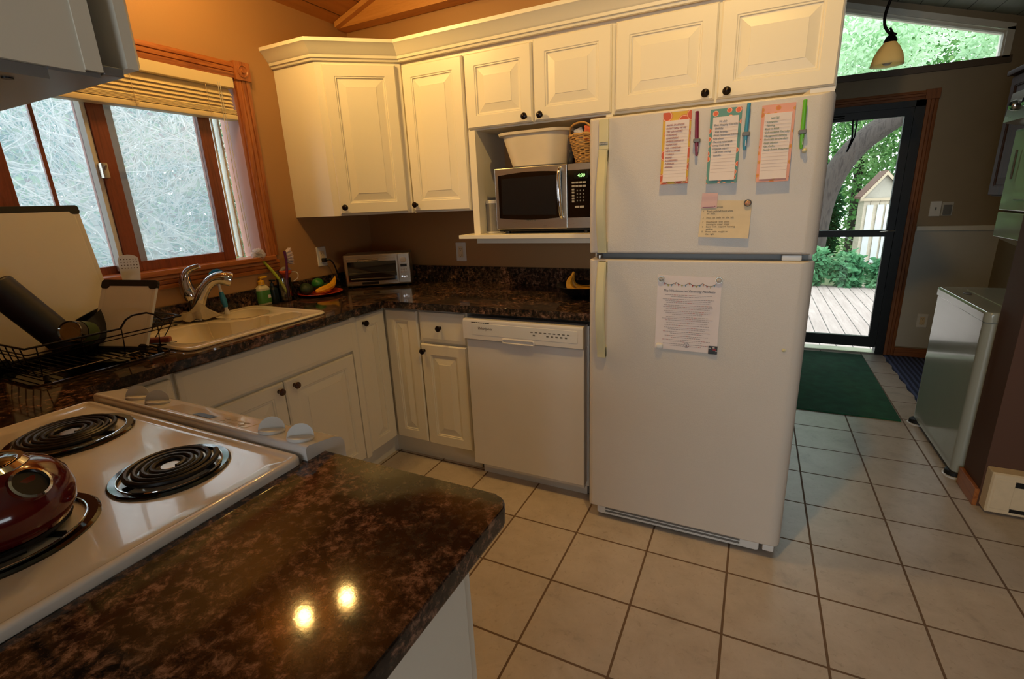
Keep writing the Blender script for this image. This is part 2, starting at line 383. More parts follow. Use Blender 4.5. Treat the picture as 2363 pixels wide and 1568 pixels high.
# gable wall over it, standing forward of the lower wall
g = MB(); pts = [(XL, 2.455), (2.612, 2.455), (2.612, zc(2.612)+.02), (RX, RZ+.02), (XL, 2.49)]
vs = [(x, -.085, z) for x, z in pts]+[(x, .10, z) for x, z in pts]; n = 5
g.add(vs, [(4, 3, 2, 1, 0), (5, 6, 7, 8, 9)]+[(i, (i+1) % n, n+(i+1) % n, n+i) for i in range(n)])
s_(g, 'trim_1', C['beam'], 'pine faced beam wall above the kitchen back wall')
g = MB()
for x0 in (XL+.02,):
    L = 2.55
    for (u0, u1) in ((x0, RX),):
        g.add([(u0, -.12, zc(u0)-.002), (u1, -.12, zc(u1)-.002), (u1, -.085, zc(u1)-.002), (u0, -.085, zc(u0)-.002),
               (u0, -.12, zc(u0)-.03), (u1, -.12, zc(u1)-.03), (u1, -.085, zc(u1)-.03), (u0, -.085, zc(u0)-.03)],
              [(0,1,2,3),(7,6,5,4),(0,4,5,1),(1,5,6,2),(2,6,7,3),(3,7,4,0)])
s_(g, 'trim_2', C['beam'], 'pine strip where the ceiling meets the beam')
def slab(x0, x1, y0, y1, t=.08):
    return MB().add([(x0,y0,zc(x0)),(x1,y0,zc(x1)),(x1,y1,zc(x1)),(x0,y1,zc(x0)),(x0,y0,zc(x0)+t),(x1,y0,zc(x1)+t),(x1,y1,zc(x1)+t),(x0,y1,zc(x0)+t)],
                    [(0,3,2,1),(4,5,6,7),(0,1,5,4),(1,2,6,5),(2,3,7,6),(3,0,4,7)])
s_(slab(XL-.14, RX, -6.2, 2.5), 'ceiling', C['pine'], 'sloping pine board ceiling')
s_(slab(RX, 5.1, -6.2, 2.5), 'ceiling_right', C['pinew'], 'sloping white board ceiling over the laundry hall')
# far wall with door opening x 2.45..3.463, z 0..2.03 and clerestory
YD = 2.391
fw = MB()
def wallpoly(pts, y0, y1):
    n = len(pts); vs = [(x, y0, z) for x, z in pts]+[(x, y1, z) for x, z in pts]
    return MB().add(vs, [tuple(range(n)), tuple(range(2*n-1, n-1, -1))]+[(i, n+i, n+(i+1) % n, (i+1) % n) for i in range(n)])
XR = 4.05
fw.addM(wallpoly([(1.4, 0), (2.5, 0), (2.5, 2.03), (1.4, 2.03)], YD, YD+.12))
fw.addM(wallpoly([(3.463, 0), (XR, 0), (XR, 2.03), (3.463, 2.03)], YD, YD+.12))
fw.addM(wallpoly([(1.4, 2.03), (XR, 2.03), (XR, 2.25), (1.4, 2.25)], YD, YD+.12))
fw.addM(wallpoly([(1.4, 2.25), (2.6, 2.25), (2.6, zc(2.6)+.03), (1.95, RZ+.03), (1.4, zc(1.4)+.03)], YD, YD+.12))
fw.addM(wallpoly([(3.885, 2.25), (XR, 2.25), (XR, zc(XR)+.03), (3.885, zc(3.885)+.03)], YD, YD+.12))
fw.addM(wallpoly([(2.0, 3.02), (3.885, 2.455), (3.885, zc(3.885)+.03), (2.0, zc(2.0)+.03)], YD, YD+.12))
s_(fw, 'wall_far', C['wallg'])
s_(MB().box((3.535, YD-.008, .09), (XR, YD, 1.055)), 'trim_3', C['panel'], 'grey wainscot panel below the chair rail')
s_(MB().rbox((3.535, YD-.028, 1.055), (XR, YD, 1.092), .004), 'trim_4', C['white'], 'white chair rail on the far wall')
s_(MB().rbox((3.535, YD-.018, 0), (XR, YD, .078), .003), 'baseboard_far', C['oakx'])
s_(MB().box((XR, .2, 0), (XR+.1, YD+.12, 2.55)), 'wall_right', C['wallg'])
s_(MB().box((1.4, .1, 0), (1.5, YD+.12, 3.0)), 'wall_hall_left', C['wallg'])
# partition on the right
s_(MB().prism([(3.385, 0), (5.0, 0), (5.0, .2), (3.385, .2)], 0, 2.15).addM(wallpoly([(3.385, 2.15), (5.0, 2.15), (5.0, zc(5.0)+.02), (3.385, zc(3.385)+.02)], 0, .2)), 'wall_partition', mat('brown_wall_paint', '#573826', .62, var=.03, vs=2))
bp_ = MB().rbox((3.368, -.002, 0), (3.386, .2, .085), .003)
s_(bp_, 'baseboard_partition', C['oaky'])
rw = MB(); rw.box((5.0, -6.2, 0), (5.1, -3.6, 2.3)); rw.box((5.0, -2.4, 0), (5.1, .2, 2.3)); rw.box((5.0, -3.6, 0), (5.1, -2.4, .45)); rw.box((5.0, -3.6, .95), (5.1, -2.4, 2.3))  # unseen low side opening, sized to set the daylight fill
s_(rw, 'wall_kitchen_right', C['wall'])
# wall behind the range
s_(MB().box((XL, -2.80, 0), (1.62, -2.67, 2.9)), 'wall_range', C['wall'])
# rear wall with an unseen wide opening added for daylight fill
rw = MB(); rw.box((XL-.14, -6.2, 0), (.9, -6.0, 3.2)); rw.box((3.5, -6.2, 0), (5.1, -6.0, 3.2)); rw.box((.9, -6.2, 0), (3.5, -6.0, .5)); rw.box((.9, -6.2, 2.2), (3.5, -6.0, 3.2))
s_(rw, 'wall_rear', C['wall'])
# ------------------------------------------------------------------ window over the sink
w = thing('window_1', 'sliding wooden sash window with oak casing over the sink', 'window', (XL, -1.39, 1.186)); del w['category']; struct(w)
def casing_profile(w_, t=.02):
    return [(0, 0), (0, t*.75), (.012, t), (w_*.3, t), (w_*.34, t*.7), (w_*.38, t), (w_*.62, t), (w_*.66, t*.7), (w_*.7, t), (w_-.012, t), (w_, t*.75), (w_, 0)]
def strip(prof, p0, p1, side, out):
    p0, p1, side, out = map(Vector, (p0, p1, side, out))
    return MB().loops([[p0+side*a+out*b for a, b in prof], [p1+side*a+out*b for a, b in prof]])
X = (1, 0, 0)
strip(casing_profile(.075), (XL, -.835, 1.19), (XL, -.835, 2.05), (0, 1, 0), X).build('casing', C['oakz'], w)
strip(casing_profile(.075), (XL, -2.025, 1.19), (XL, -2.025, 2.05), (0, 1, 0), X).build('casing', C['oakz'], w)
strip(casing_profile(.07), (XL, -1.95, 2.052), (XL, -.835, 2.052), (0, 0, 1), X).build('casing', C['oaky'], w)
for y in (-.84, -2.03):
    MB().rbox((XL, y, 2.045), (XL+.028, y+.085, 2.13), .003).lathe([(.03, 0), (.03, .004), (.024, .006), (.02, .002), (.012, .002), (.010, .006), (.001, .007)], 24, frame((XL+.027, y+.0425, 2.0875), (0, 1, 0), (1, 0, 0))).build('corner_block', C['oakz'], w)
MB().rbox((XL-.1, -2.0, 1.166), (XL+.035, -.79, 1.190), .005).build('stool', C['oaky'], w)
strip(casing_profile(.06, .018), (XL, -2.02, 1.105), (XL, -.765, 1.105), (0, 0, 1), X).build('apron', C['oaky'], w)
for y0, y1 in ((-.85, -.835), (-1.95, -1.935)): MB().box((XL-.138, y0, 1.19), (XL, y1, 2.052)).build('jamb', C['jamb'], w)
MB().box((XL-.138, -1.935, 2.04), (XL, -.85, 2.054)).build('head', C['sashy'], w)
# sashes: right one inside, left one outside
def sash(y0, y1, x, gy0, gy1, gz0, gz1):
    f = MB(); zt, zb = 2.04, 1.19
    f.rbox((x-.018, y0, zb), (x+.018, gy0, zt), .003); f.rbox((x-.018, gy1, zb), (x+.018, y1, zt), .003)
    f.box((x-.017, gy0, zb), (x+.017, gy1, gz0)); f.box((x-.017, gy0, gz1), (x+.017, gy1, zt))
    o = f.build('sash', C['sash'], w)
    MB().box((x-.003, gy0, gz0), (x+.003, gy1, gz1)).build('pane', C['glass'], o)
    return o
sash(-1.475, -.975, -.03, -1.415, -1.035, 1.232, 1.98)
s2 = sash(-1.93, -1.43, -.075, -1.745, -1.487, 1.222, 1.98)
MB().box((-.083, -1.635, 1.222), (-.07, -1.622, 1.98)).build('grille_bar', C['sash'], s2)
MB().box((-.06, -1.492, 1.2), (-.02, -1.476, 2.03)).build('meeting_strip', C['white'], w)
MB().rbox((-.02, -1.485, 1.575), (.012, -1.462, 1.635), .004).cyl((.0, -1.475, 1.6), (.022, -1.475, 1.625), .005).build('latch', C['steel'], w)
MB().box((-.115, -1.93, 1.2), (-.112, -.86, 2.03)).build('insect_screen', C['screen'], w)
MB().box((-.125, -1.40, 1.2), (-.10, -1.345, 2.03)).build('screen_frame', mat('grey_screen_frame', '#a9a6a2', .5), w)
for y in (-.93, -.895): MB().box((-.09, y-.010, 1.195), (-.06, y, 2.03)).build('side_track', C['white'], w)
# blind
bl = thing('window_blind', 'raised cream slatted blind at the top of the sink window', 'blind', (XL+.01, -1.38, 1.86))
MB().rbox((XL-.012, -1.925, 2.003), (XL+.022, -.855, 2.050), .003).build('valance', C['blind'], bl)
for i, (z, tl) in enumerate(((1.990, 58), (1.972, 56), (1.955, 55), (1.938, 54), (1.922, 52), (1.909, 44))):
    a_ = math.radians(tl); L = []
    MB().box((-.025, -1.92, -.0012), (.025, -.865, .0012)).xf(Matrix.Translation((XL-.008, 0, z)) @ Matrix.Rotation(a_, 4, 'Y')).build('slat', C['blind'], bl)
for i in range(5): MB().rbox((XL-.034, -1.922, 1.884+i*.0045), (XL+.016, -.86-.002*(i % 2), 1.8875+i*.0045), .001, 1).build('slat', C['blind'], bl)
MB().rbox((XL-.036, -1.922, 1.858), (XL+.018, -.858, 1.882), .006).build('bottom_rail', C['blind'], bl)
for y in (-1.76, -1.32, -1.0):
    MB().tube([(XL+.02, y, 2.0), (XL+.021, y, 1.93), (XL+.021, y+.004, 1.86)], .0012, 5).tube([(XL+.021, y+.015*sin(k), 1.87+.003*k) for k in range(8)], .001, 4).build('ladder_cord', C['cream'], bl)
MB().tube([(XL+.024, -.93, 2.02), (XL+.026, -.93, 1.6), (XL+.02, -.925, 1.22)], .0016, 5).tube([(XL+.024, -.94, 2.02), (XL+.026, -.945, 1.6), (XL+.02, -.935, 1.25)], .0016, 5).build('lift_cord', C['white'], bl)

# ------------------------------------------------------------------ cabinets
def door_mb(w, h, t=.02, st=.056, flat=False):
    if flat: return MB().rings((0, 0, w, h), [(0, 0), (0, t-.006), (.003, t-.003), (.003, t-.003), (.016, t-.001), (.019, t)])
    return MB().rings((0, 0, w, h), [(0, 0), (0, t-.006), (.0035, t-.003), (.006, t), (st, t), (st+.003, t-.003), (st+.008, t-.003), (st+.010, t-.008), (st+.015, t-.0085), (st+.05, t-.0015), (st+.0505, t)])
def knob(parent, M_, m=None, s=1):
    return MB().lathe([(.009*s, 0), (.007*s, .003), (.0055*s, .010), (.008*s, .014), (.0145*s, .018), (.016*s, .023), (.013*s, .028), (.006*s, .031), (.0005, .032)], 24, M_).build('knob', m or C['knob'], parent)
def door(parent, M_, w, h, kpos=None, name='door', st=.056, flat=False, km=None):
    o = door_mb(w, h, st=st, flat=flat).xf(M_).build(name, C['cab'], parent, ang=12)
    if kpos: knob(o, M_ @ Matrix.Translation((kpos[0], kpos[1], .02)), km)
    return o
ZU = 1.379
# diagonal corner cabinet
cc = thing('corner_wall_cabinet', 'tall white diagonal corner cabinet beside the window', 'cabinet', (.3, -.3, ZU))
foot = [(XL+.001, -.001), (.640, -.001), (.640, -.316), (.318, -.592), (XL+.001, -.592)]
MB().prism(foot, ZU, 2.14).build('body', C['cab'], cc)
dd = Vector((.322, .276, 0)); dl = dd.length; dd.normalize(); do = Vector((dd.y, -dd.x, 0))
Md = frame(Vector((.318, -.592, ZU+.008))+dd*.035+do*.0005, dd, do)
door(cc, Md, dl-.062, .735, (.028, .035))
c2 = thing('wall_cabinet', 'narrow tall single door white wall cabinet between corner cabinet and microwave niche', 'cabinet', (.83, -.15, ZU))
MB().box((.6405, -.001, ZU), (1.026, -.306, 2.14)).build('body', C['cab'], c2)
door(c2, FY(.652, -.3065, ZU+.006), .366, .730, (.024, .036))
c3 = thing('wall_cabinet', 'white two door wall cabinet above the microwave niche', 'cabinet', (1.4, -.15, 1.245))
MB().box((1.0265, -.001, 1.768), (1.776, -.306, 2.14)).build('body', C['cab'], c3)
door(c3, FY(1.031, -.3065, 1.776), .359, .338, (.324, .026)); door(c3, FY(1.400, -.3065, 1.776), .366, .345, (.035, .024))
nb = MB().box((1.035, -.001, 1.257), (1.072, -.325, 1.768))
nb.build('side_panel', C['cab'], c3); MB().box((1.745, -.001, 1.257), (1.776, -.325, 1.768)).build('side_panel', C['cab'], c3)
MB().rbox((.985, -.001, 1.238), (1.790, -.405, 1.257), .002).build('shelf', C['cab'], c3)
MB().box((1.045, -.30, 1.208), (1.776, -.32, 1.238)).build('apron', C['cab'], c3)
c4 = thing('wall_cabinet', 'white two door wall cabinet above the refrigerator', 'cabinet', (2.19, -.15, 1.77))
MB().box((1.7765, -.001, 1.768), (2.606, -.306, 2.14)).build('body', C['cab'], c4)
door(c4, FY(1.785, -.3065, 1.778), .402, .345, (.370, .024)); door(c4, FY(2.197, -.3065, 1.778), .404, .345, (.038, .022))
# crown moulding swept along the cabinet tops
prof = [(0, 0), (.010, .002), (.013, .012), (.020, .014), (.022, .026), (.030, .033), (.044, .052), (.060, .068), (.068, .074), (.068, .090), (0, .090)]
path = [(XL+.001, -.594), (.316, -.594), (.638, -.320), (2.612, -.320), (2.612, -.001)]
def miter(path, prof, z):
    L = []
    for i, p in enumerate(path):
        p = Vector(p); ns_ = []
        if i > 0: t = (p-Vector(path[i-1])).normalized(); ns_.append(Vector((t.y, -t.x)))
        if i < len(path)-1: t = (Vector(path[i+1])-p).normalized(); ns_.append(Vector((t.y, -t.x)))
        nrm = sum(ns_, Vector((0, 0))); nrm /= nrm.length; k = 1/max(.2, nrm.dot(ns_[0]))
        L.append([(p.x+nrm.x*k*a, p.y+nrm.y*k*a, z+b) for a, b in prof])
    return MB().loops(L)
cm = miter(path, prof, 2.136).build('crown_molding', C['cab'], ang=18)
tag(cm, 'white crown moulding running along the tops of the wall cabinets', 'molding')

# base cabinets
KB = .13
def toe(parent, mb): return mb.build('toe_kick', C['cab'], parent)
b1 = thing('base_cabinet', 'white sink base cabinet with false front and two doors', 'cabinet', (.3, -1.3, 0))
MB().prism([(.03, -.868), (.595, -.868), (.595, -1.725), (.03, -1.725)], KB, .80).build('body', C['cab'], b1)
MB().box((.575, -.868, .80), (.595, -1.725, H-.041)).build('front_rail', C['cab'], b1)
MB().box((.595, -.845, KB-.01), (.614, -.882, H-.041)).build('stile', C['cab'], b1)
door(b1, FX(.5955, -1.715, .725), .855, .165, name='false_front', flat=True)
door(b1, FX(.5955, -1.298, .128), .412, .583, (.045, .552), km=C['knobred']); door(b1, FX(.5955, -1.715, .128), .412, .583, (.382, .55), km=C['knobred'])
toe(b1, MB().box((.03, -.868, 0), (.545, -1.725, KB)))
b1b = thing('base_cabinet', 'white base cabinet left of the sink cabinet behind the range knobs', 'cabinet', (.3, -1.86, 0))
MB().box((.03, -1.73, KB), (.612, -1.985, H-.041)).build('body', C['cab'], b1b)
door(b1b, FX(.6125, -1.975, .75), .235, .13, (.11, .065), name='drawer', flat=True)
door(b1b, FX(.6125, -1.975, .14), .235, .59, name='door')
toe(b1b, MB().box((.03, -1.73, 0), (.545, -1.985, KB)))
b2 = thing('base_cabinet', 'white corner base cabinet with two narrow doors meeting at the inside corner', 'cabinet', (.4, -.4, 0))
MB().prism([(.03, -.02), (.838, -.02), (.838, -.606), (.595, -.606), (.595, -.866), (.03, -.866)], KB, H-.041).build('body', C['cab'], b2)
door(b2, FX(.5955, -.842, .136), .213, .752, (.052, .712)); door(b2, FY(.619, -.6065, .136), .210, .752)
toe(b2, MB().prism([(.03, -.02), (.838, -.02), (.838, -.552), (.545, -.552), (.545, -.866), (.03, -.866)], 0, KB))
b3 = thing('base_cabinet', 'white drawer and door base cabinet left of the dishwasher', 'cabinet', (.98, -.3, 0))
MB().box((.8385, -.02, KB), (1.128, -.606, H-.041)).build('body', C['cab'], b3)
door(b3, FY(.843, -.6065, .728), .276, .160, (.130, .080), name='drawer', flat=True)
door(b3, FY(.838, -.6065, .132), .282, .582, (.022, .545))
toe(b3, MB().box((.8385, -.02, 0), (1.128, -.552, KB)))
b4 = thing('base_cabinet', 'white base cabinet under the near counter end', 'cabinet', (1.8, -2.4, 0))
MB().box((1.63, -2.655, .1), (2.028, -2.112, H-.038)).build('body', C['cab'], b4)
door(b4, frame((2.024, -2.106, .13), (-1, 0, 0), (0, 1, 0)), .385, .76)
toe(b4, MB().box((1.63, -2.655, 0), (2.0, -2.17, .1)))
b5 = thing('base_cabinet', 'white base cabinet in the corner left of the range', 'cabinet', (.4, -2.33, 0))
MB().box((.03, -2.66, .1), (.80, -1.99, H-.041)).build('body', C['cab'], b5)

# ------------------------------------------------------------------ worktops
TH = .036
def top_mb(poly, r=.004):
    bm = bmesh.new(); n = len(poly)
    v0 = [bm.verts.new((p[0], p[1], H-TH)) for p in poly]; v1 = [bm.verts.new((p[0], p[1], H)) for p in poly]
    bm.faces.new(v0[::-1]); ft = bm.faces.new(v1)
    for i in range(n): bm.faces.new((v0[i], v0[(i+1) % n], v1[(i+1) % n], v1[i]))
    ed = [e for e in bm.edges if (e.verts[0].co.z > H-.001) == (e.verts[1].co.z > H-.001)]
    bmesh.ops.bevel(bm, geom=ed, offset=r, segments=3, profile=.5, affect='EDGES')
    m = MB(); bm.verts.index_update(); m.add([v.co.copy() for v in bm.verts], [tuple(v.index for v in f.verts) for f in bm.faces]); bm.free(); return m
def arc(cx, cy, r, a0, a1, n=6): return [(cx+r*cos(a0+(a1-a0)*k/n), cy+r*sin(a0+(a1-a0)*k/n)) for k in range(n+1)]
Xc, Yc = .640, -.651
wt = top_mb([(XL+.001, -.001), (XL+.001, -2.665), (.822, -2.665), (.822, -2.0), (Xc, -1.985), (Xc, Yc), (1.790, Yc), (1.790, -.001)]).build('worktop', C['stone'])
tag(wt, 'mottled brown worktop running under the window and along the back wall', 'countertop')
boolean(wt, [MB().box((.072, -1.605, H-.1), (.551, -.995, H+.1)).build('cut', None, origin=(0, 0, 0))])
wn_ = wt.modifiers.new('normals', 'WEIGHTED_NORMAL'); wn_.keep_sharp = True; wn_.weight = 100
bs_ = MB().rbox((XL+.001, -.022, H), (1.79, -.001, H+.102), .002).rbox((XL+.001, -2.60, H), (XL+.022, -.022, H+.090), .002)
bs_.build('backsplash', C['stone'], wt)
pt = top_mb([(1.625, -2.665), (2.055, -2.665)]+arc(2.053-.03, -1.993-.03, .03, 0, pi/2)+[(1.60, -1.988), (1.59, -2.015), (1.625, -2.045)]).build('worktop', C['stone'])
tag(pt, 'mottled brown counter end with rounded corner right of the range', 'countertop')

# ------------------------------------------------------------------ sink
sk = MB().rings((.045, -1.632, .578, -.968), [(0, H-.001), (0, H+.006), (.004, H+.011), (.010, H+.013), (.020, H+.010), (.05, H+.008)], .045, 6).build('sink_basin_tmp', C['ceramic'])
def cutter(poly, z0, z1, shrink=.86):
    cx = sum(p[0] for p in poly)/len(poly); cy = sum(p[1] for p in poly)/len(poly)
    L = [[(cx+(p[0]-cx)*k, cy+(p[1]-cy)*k, z) for p in poly] for z, k in ((z0, shrink), (z0+.02, shrink+.08), (z0+.07, .95), (H+.005, 1.0), (z1, 1.0))]
    return MB().loops(L).build('cut', None, origin=(0, 0, 0))
bpy.data.objects.remove(sk)
sk = MB(); sk.rings((.045, -1.632, .578, -.968), [(.03, .82), (.03, H-.0005), (0, H+.0005), (0, H+.006), (.004, H+.011), (.010, H+.013), (.020, H+.011), (.03, H+.010)], .045, 6)
sk = sk.build('sink', C['ceramic'], origin=(.3, -1.3, H))
big = arc(.435, -1.125, .095, -.2, pi/2+.3, 6)+[(.385, -1.07)]+arc(.36, -1.16, .03, .5, pi*.9, 3)+[(.345, -1.20), (.30, -1.28), (.20, -1.32)]+arc(.22, -1.38, .05, pi/2, pi, 4)+arc(.24, -1.51, .07, pi, 1.5*pi, 5)+arc(.455, -1.51, .07, -pi/2, 0, 5)
small = arc(.155, -1.09, .06, pi/2, pi, 5)+arc(.155, -1.18, .06, pi, 1.5*pi, 5)+arc(.215, -1.13, .10, -pi/2+.2, pi/2-.0, 9)
ctr = [cutter(big, .835, H+.03, .70), cutter(small, .86, H+.03, .70)]
boolean(sk, ctr)
bv = sk.modifiers.new('edge', 'BEVEL'); bv.width = .006; bv.segments = 3; bv.limit_method = 'ANGLE'; bv.angle_limit = math.radians(50)
for p in sk.data.polygons: p.use_smooth = True
tag(sk, 'cream double bowl sink set into the worktop under the window', 'sink')

# faucet
fx, fy = .10, -1.30
fa = thing('faucet', 'chrome single lever faucet with curved pull out spout', 'faucet', (fx, fy, H+.012))
MB().lathe([(.032, 0), (.032, .006), (.026, .012), (.024, .05), (.026, .09), (.022, .12)], 28, FZ(fx, fy, H+.012)).build('base', C['chrome'], fa)
MB().tube([(fx+.005, fy+.01, H+.08), (fx+.025, fy+.02, H+.12), (fx+.045, fy+.04, H+.165), (fx+.07, fy+.065, H+.192), (fx+.095, fy+.09, H+.198), (fx+.118, fy+.122, H+.182)],
         [.034, .031, .027, .025, .028, .033, .030], 16, smooth=2).build('spout', C['chrome'], fa)
MB().tube([(fx, fy, H+.11), (fx-.012, fy-.012, H+.16), (fx-.006, fy-.014, H+.215), (fx+.012, fy+.0, H+.245), (fx+.05, fy+.03, H+.258)], [.028, .033, .026, .016, .013, .010], 14, smooth=2).build('lever', C['chrome'], fa)
# dish cloth draped round the faucet base
cl = MB(); L = []
for k in range(25):
    t = k/24; a0 = -2.4+t*4.6; fold = .012*sin(k*1.3)
    r0 = .034; r1 = .075+.02*sin(a0*2)+fold
    cx, cy = fx+.004, fy
    L.append([(cx+cos(a0)*r0, cy+sin(a0)*r0, H+.105-.05*abs(sin(a0*.8))), (cx+cos(a0)*(r0+.02+fold*.5), cy+sin(a0)*(r0+.02), H+.07-.02*abs(sin(a0))), (cx+cos(a0)*r1, cy+sin(a0)*r1, H+.016+.012*abs(sin(a0*3)))])
cl.loops(L, False, False, closed=False)
o = cl.build('dish_cloth', mat('beige_cloth', '#a79a80', .9, bump=.4, bs=300)); o.modifiers.new('t', 'SOLIDIFY').thickness = .005
tag(o, 'folded beige dish cloth wrapped around the base of the faucet', 'cloth')
# blue brush
bx, by = .115, -1.165
br = thing('dish_brush', 'dish brush with blue bristles and blue and white handle behind the faucet', 'brush', (bx, by, H+.012))
MB().lathe([(.012, 0), (.012, .01), (.007, .025), (.008, .035)], 16, FZ(bx, by, H+.010)).build('tip', C['plas'], br)
MB().tube([(bx, by, H+.045), (bx-.003, by-.003, H+.08), (bx-.005, by-.006, H+.12)], [.010, .014, .009], 12).build('grip', mat('teal_blue_grip', '#2f7e9c', .4), br)
MB().tube([(bx-.005, by-.006, H+.12), (bx-.008, by-.009, H+.18)], [.007, .005], 10).build('handle', C['plas'], br)
def bristles(c, r, n, ln, wd, m, parent, squash=1, up=0, name='bristles'):
    mb = MB(); rnd = random.Random(3)
    for i in range(n):
        d = Vector((rnd.gauss(0, 1), rnd.gauss(0, 1), rnd.gauss(0, 1)+up)).normalized(); d.z *= squash
        p = Vector(c)+d*r*.25; q = Vector(c)+d*(r+rnd.uniform(-ln, ln)); s = d.orthogonal().normalized()*wd; u_ = d.cross(s).normalized()*wd
        mb.add([p+s, p-s*.5+u_, p-s*.5-u_, q+s, q-s*.5+u_, q-s*.5-u_], [(0, 1, 4, 3), (1, 2, 5, 4), (2, 0, 3, 5), (3, 4, 5)])
    return mb.build(name, m, parent, smooth=False)
bristles((bx-.008, by-.008, H+.205), .030, 700, .004, .0011, mat('blue_bristle', '#2c9be0', .5), br, .75)
# soap
sx, sy = .047, -.905
so = thing('soap_bottle', 'pump bottle of soap with green label and yellow pump beside the sink', 'bottle', (sx, sy, H))
MB().rings((-.037, -.026, .037, .026), [(.002, 0), (0, .004), (0, .085), (.004, .093), (.016, .103), (.022, .108)], .022, 6, FZ(sx, sy, H) @ Matrix.Rotation(pi/2, 4, 'Z')).build('bottle', mat('clear_soap_body', '#c7c2a2', .25), so)
MB().rings((-.0375, -.0265, .0375, .0265), [(0, .012), (0, .078)], .022, 6, FZ(sx, sy, H) @ Matrix.Rotation(pi/2, 4, 'Z'), False, False).build('wrap_label', mat('green_label', '#4f8a45', .45), so)
MB().box((sx+.0268, sy+.008, H+.036), (sx+.0274, sy+.024, H+.052)).build('label_square', C['paper'], so)
MB().lathe([(.016, 0), (.016, .018), (.012, .022), (.005, .024), (.005, .034)], 20, FZ(sx, sy, H+.108)).rbox((sx-.008, sy-.008, H+.140), (sx+.009, sy+.036, H+.150), .003).build('pump', mat('yellow_plastic', '#e2ab1a', .35), so)
# brush jar
jx, jy = .085, -.795
ja = thing('utensil_jar', 'clear glass jar holding washing up brushes', 'jar', (jx, jy, H))
MB().lathe([(.036, 0), (.038, .005), (.038, .12), (.041, .125), (.037, .124), (.035, .118), (.035, .008), (.001, .006)], 28, FZ(jx, jy, H), True, True).build('glass_wall', glass('jar_glass', (.93, .96, .95), .3), ja)
q = thing('dish_brush', 'white pom pom brush on yellow green handle in the glass jar', 'brush', (jx, jy, H+.01))
MB().tube([(jx+.012, jy+.014, H+.02), (jx-.02, jy-.02, H+.14), (jx-.045, jy-.075, H+.235)], [.006, .009, .006], 10, smooth=2).build('handle', mat('lime_plastic', '#a9b52a', .4), q)
bristles((jx-.052, jy-.087, H+.262), .034, 900, .003, .0012, mat('white_bristle', '#efe9ea', .6), q)
q = thing('dish_brush', 'purple handled brush with fanned white bristles in the glass jar', 'brush', (jx+.01, jy+.01, H+.012))
MB().tube([(jx+.01, jy+.008, H+.015), (jx+.012, jy+.01, H+.12), (jx+.01, jy+.03, H+.19), (jx+.008, jy+.03, H+.27)], [.007, .008, .006, .007], 10, smooth=2).build('handle', mat('purple_plastic', '#5c2050', .35), q)
fan = MB(); rnd = random.Random(5)
for i in range(420):
    t = rnd.uniform(0, 1); z0 = H+.205+.06*t; a0 = -.35+1.15*t; x0 = jx+.01+rnd.uniform(-.011, .011)
    p = Vector((x0, jy+.035, z0)); qv = p+Vector((rnd.uniform(-.006, .006), cos(a0)*.036, sin(a0)*.03)); sd = Vector((.0008, 0, 0)); u_ = Vector((0, 0, .0008))
    fan.add([p-sd, p+sd, p+u_, qv-sd, qv+sd, qv+u_], [(0, 1, 4, 3), (1, 2, 5, 4), (2, 0, 3, 5), (3, 4, 5)])
fan.build('bristles', mat('pinkish_bristle', '#d9cbd4', .6), q, smooth=False)
q = thing('dish_scrubber', 'orange rimmed round scrubber with white bristles behind the glass jar', 'brush', (jx-.012, jy+.03, H))
MB().lathe([(.010, 0), (.012, .03), (.010, .1), (.018, .135), (.033, .150), (.034, .160), (.030, .163)], 24, FZ(jx-.03, jy+.045, H)).build('handle', mat('orange_plastic', '#e25a22', .4), q)
bristles((jx-.03, jy+.045, H+.158), .031, 500, .003, .0012, mat('grey_white_bristle', '#cfc9c0', .6), q, .75, .8)
MB().tube([(jx-.005, jy+.06, H+.155), (jx+.02, jy+.085, H+.148), (jx+.022, jy+.08, H+.115), (jx+.0, jy+.062, H+.10)], .0022, 8, smooth=2).build('loop', C['plas'], q)
o = MB().rings((-.026, -.02, .026, .02), [(.002, 0), (0, .004), (0, .075), (.01, .085), (.016, .092)], .012, 4, FZ(.06, -.853, H)).lathe([(.010, 0), (.010, .016), (.003, .02), (.003, .028)], 14, FZ(.06, -.853, H+.092)).rbox((.05, -.86, H+.118), (.085, -.845, H+.126), .002).build('dark_bottle', mat('dark_blue_green_bottle', '#10222a', .3))
o.name = 'spray_bottle'; tag(o, 'small dark bottle with black nozzle between soap bottle and glass jar', 'bottle')
# plate with fruit
px_, py_ = .135, -.60
o = MB().lathe([(.045, 0), (.06, .003), (.115, .014), (.125, .019), (.123, .021), (.112, .016), (.055, .006), (.001, .005)], 40, FZ(px_, py_, H)).build('plate', mat('red_orange_plate', '#b23a1d', .25))
tag(o, 'shallow red orange plate of produce in the counter corner', 'plate')
av = mat('avocado_skin', '#26381f', .6, bump=1.0, bs=70)
for i, (x, y, r) in enumerate(((px_-.02, py_-.075, .032), (px_-.07, py_-.04, .030))):
    o = MB().sphere((x, y, H+.045), r, 20, 14, (1, 1.25, .95)).build('avocado', av)
    tag(o, ['dark bumpy avocado at the front left of the red plate', 'dark avocado at the back left of the red plate'][i], 'fruit', 'avocados on the plate')
o = MB().sphere((px_-.035, py_+.02, H+.062), .034, 22, 14, (1, 1.05, .95)).build('lime', mat('green_lime_skin', '#2f7a35', .35, bump=.2, bs=90)); tag(o, 'round green lime in the middle of the red plate', 'fruit')
o = MB().tube([(px_+.03, py_-.06, H+.03), (px_+.045, py_+.0, H+.038), (px_+.03, py_+.07, H+.048), (px_+.005, py_+.115, H+.075), (px_-.0, py_+.125, H+.088)], [.008, .019, .020, .016, .006, .004], 8, smooth=2).build('yellow_banana', mat('banana_yellow', '#e2a41c', .45, var=.12, vs=40)); o.name = 'banana'
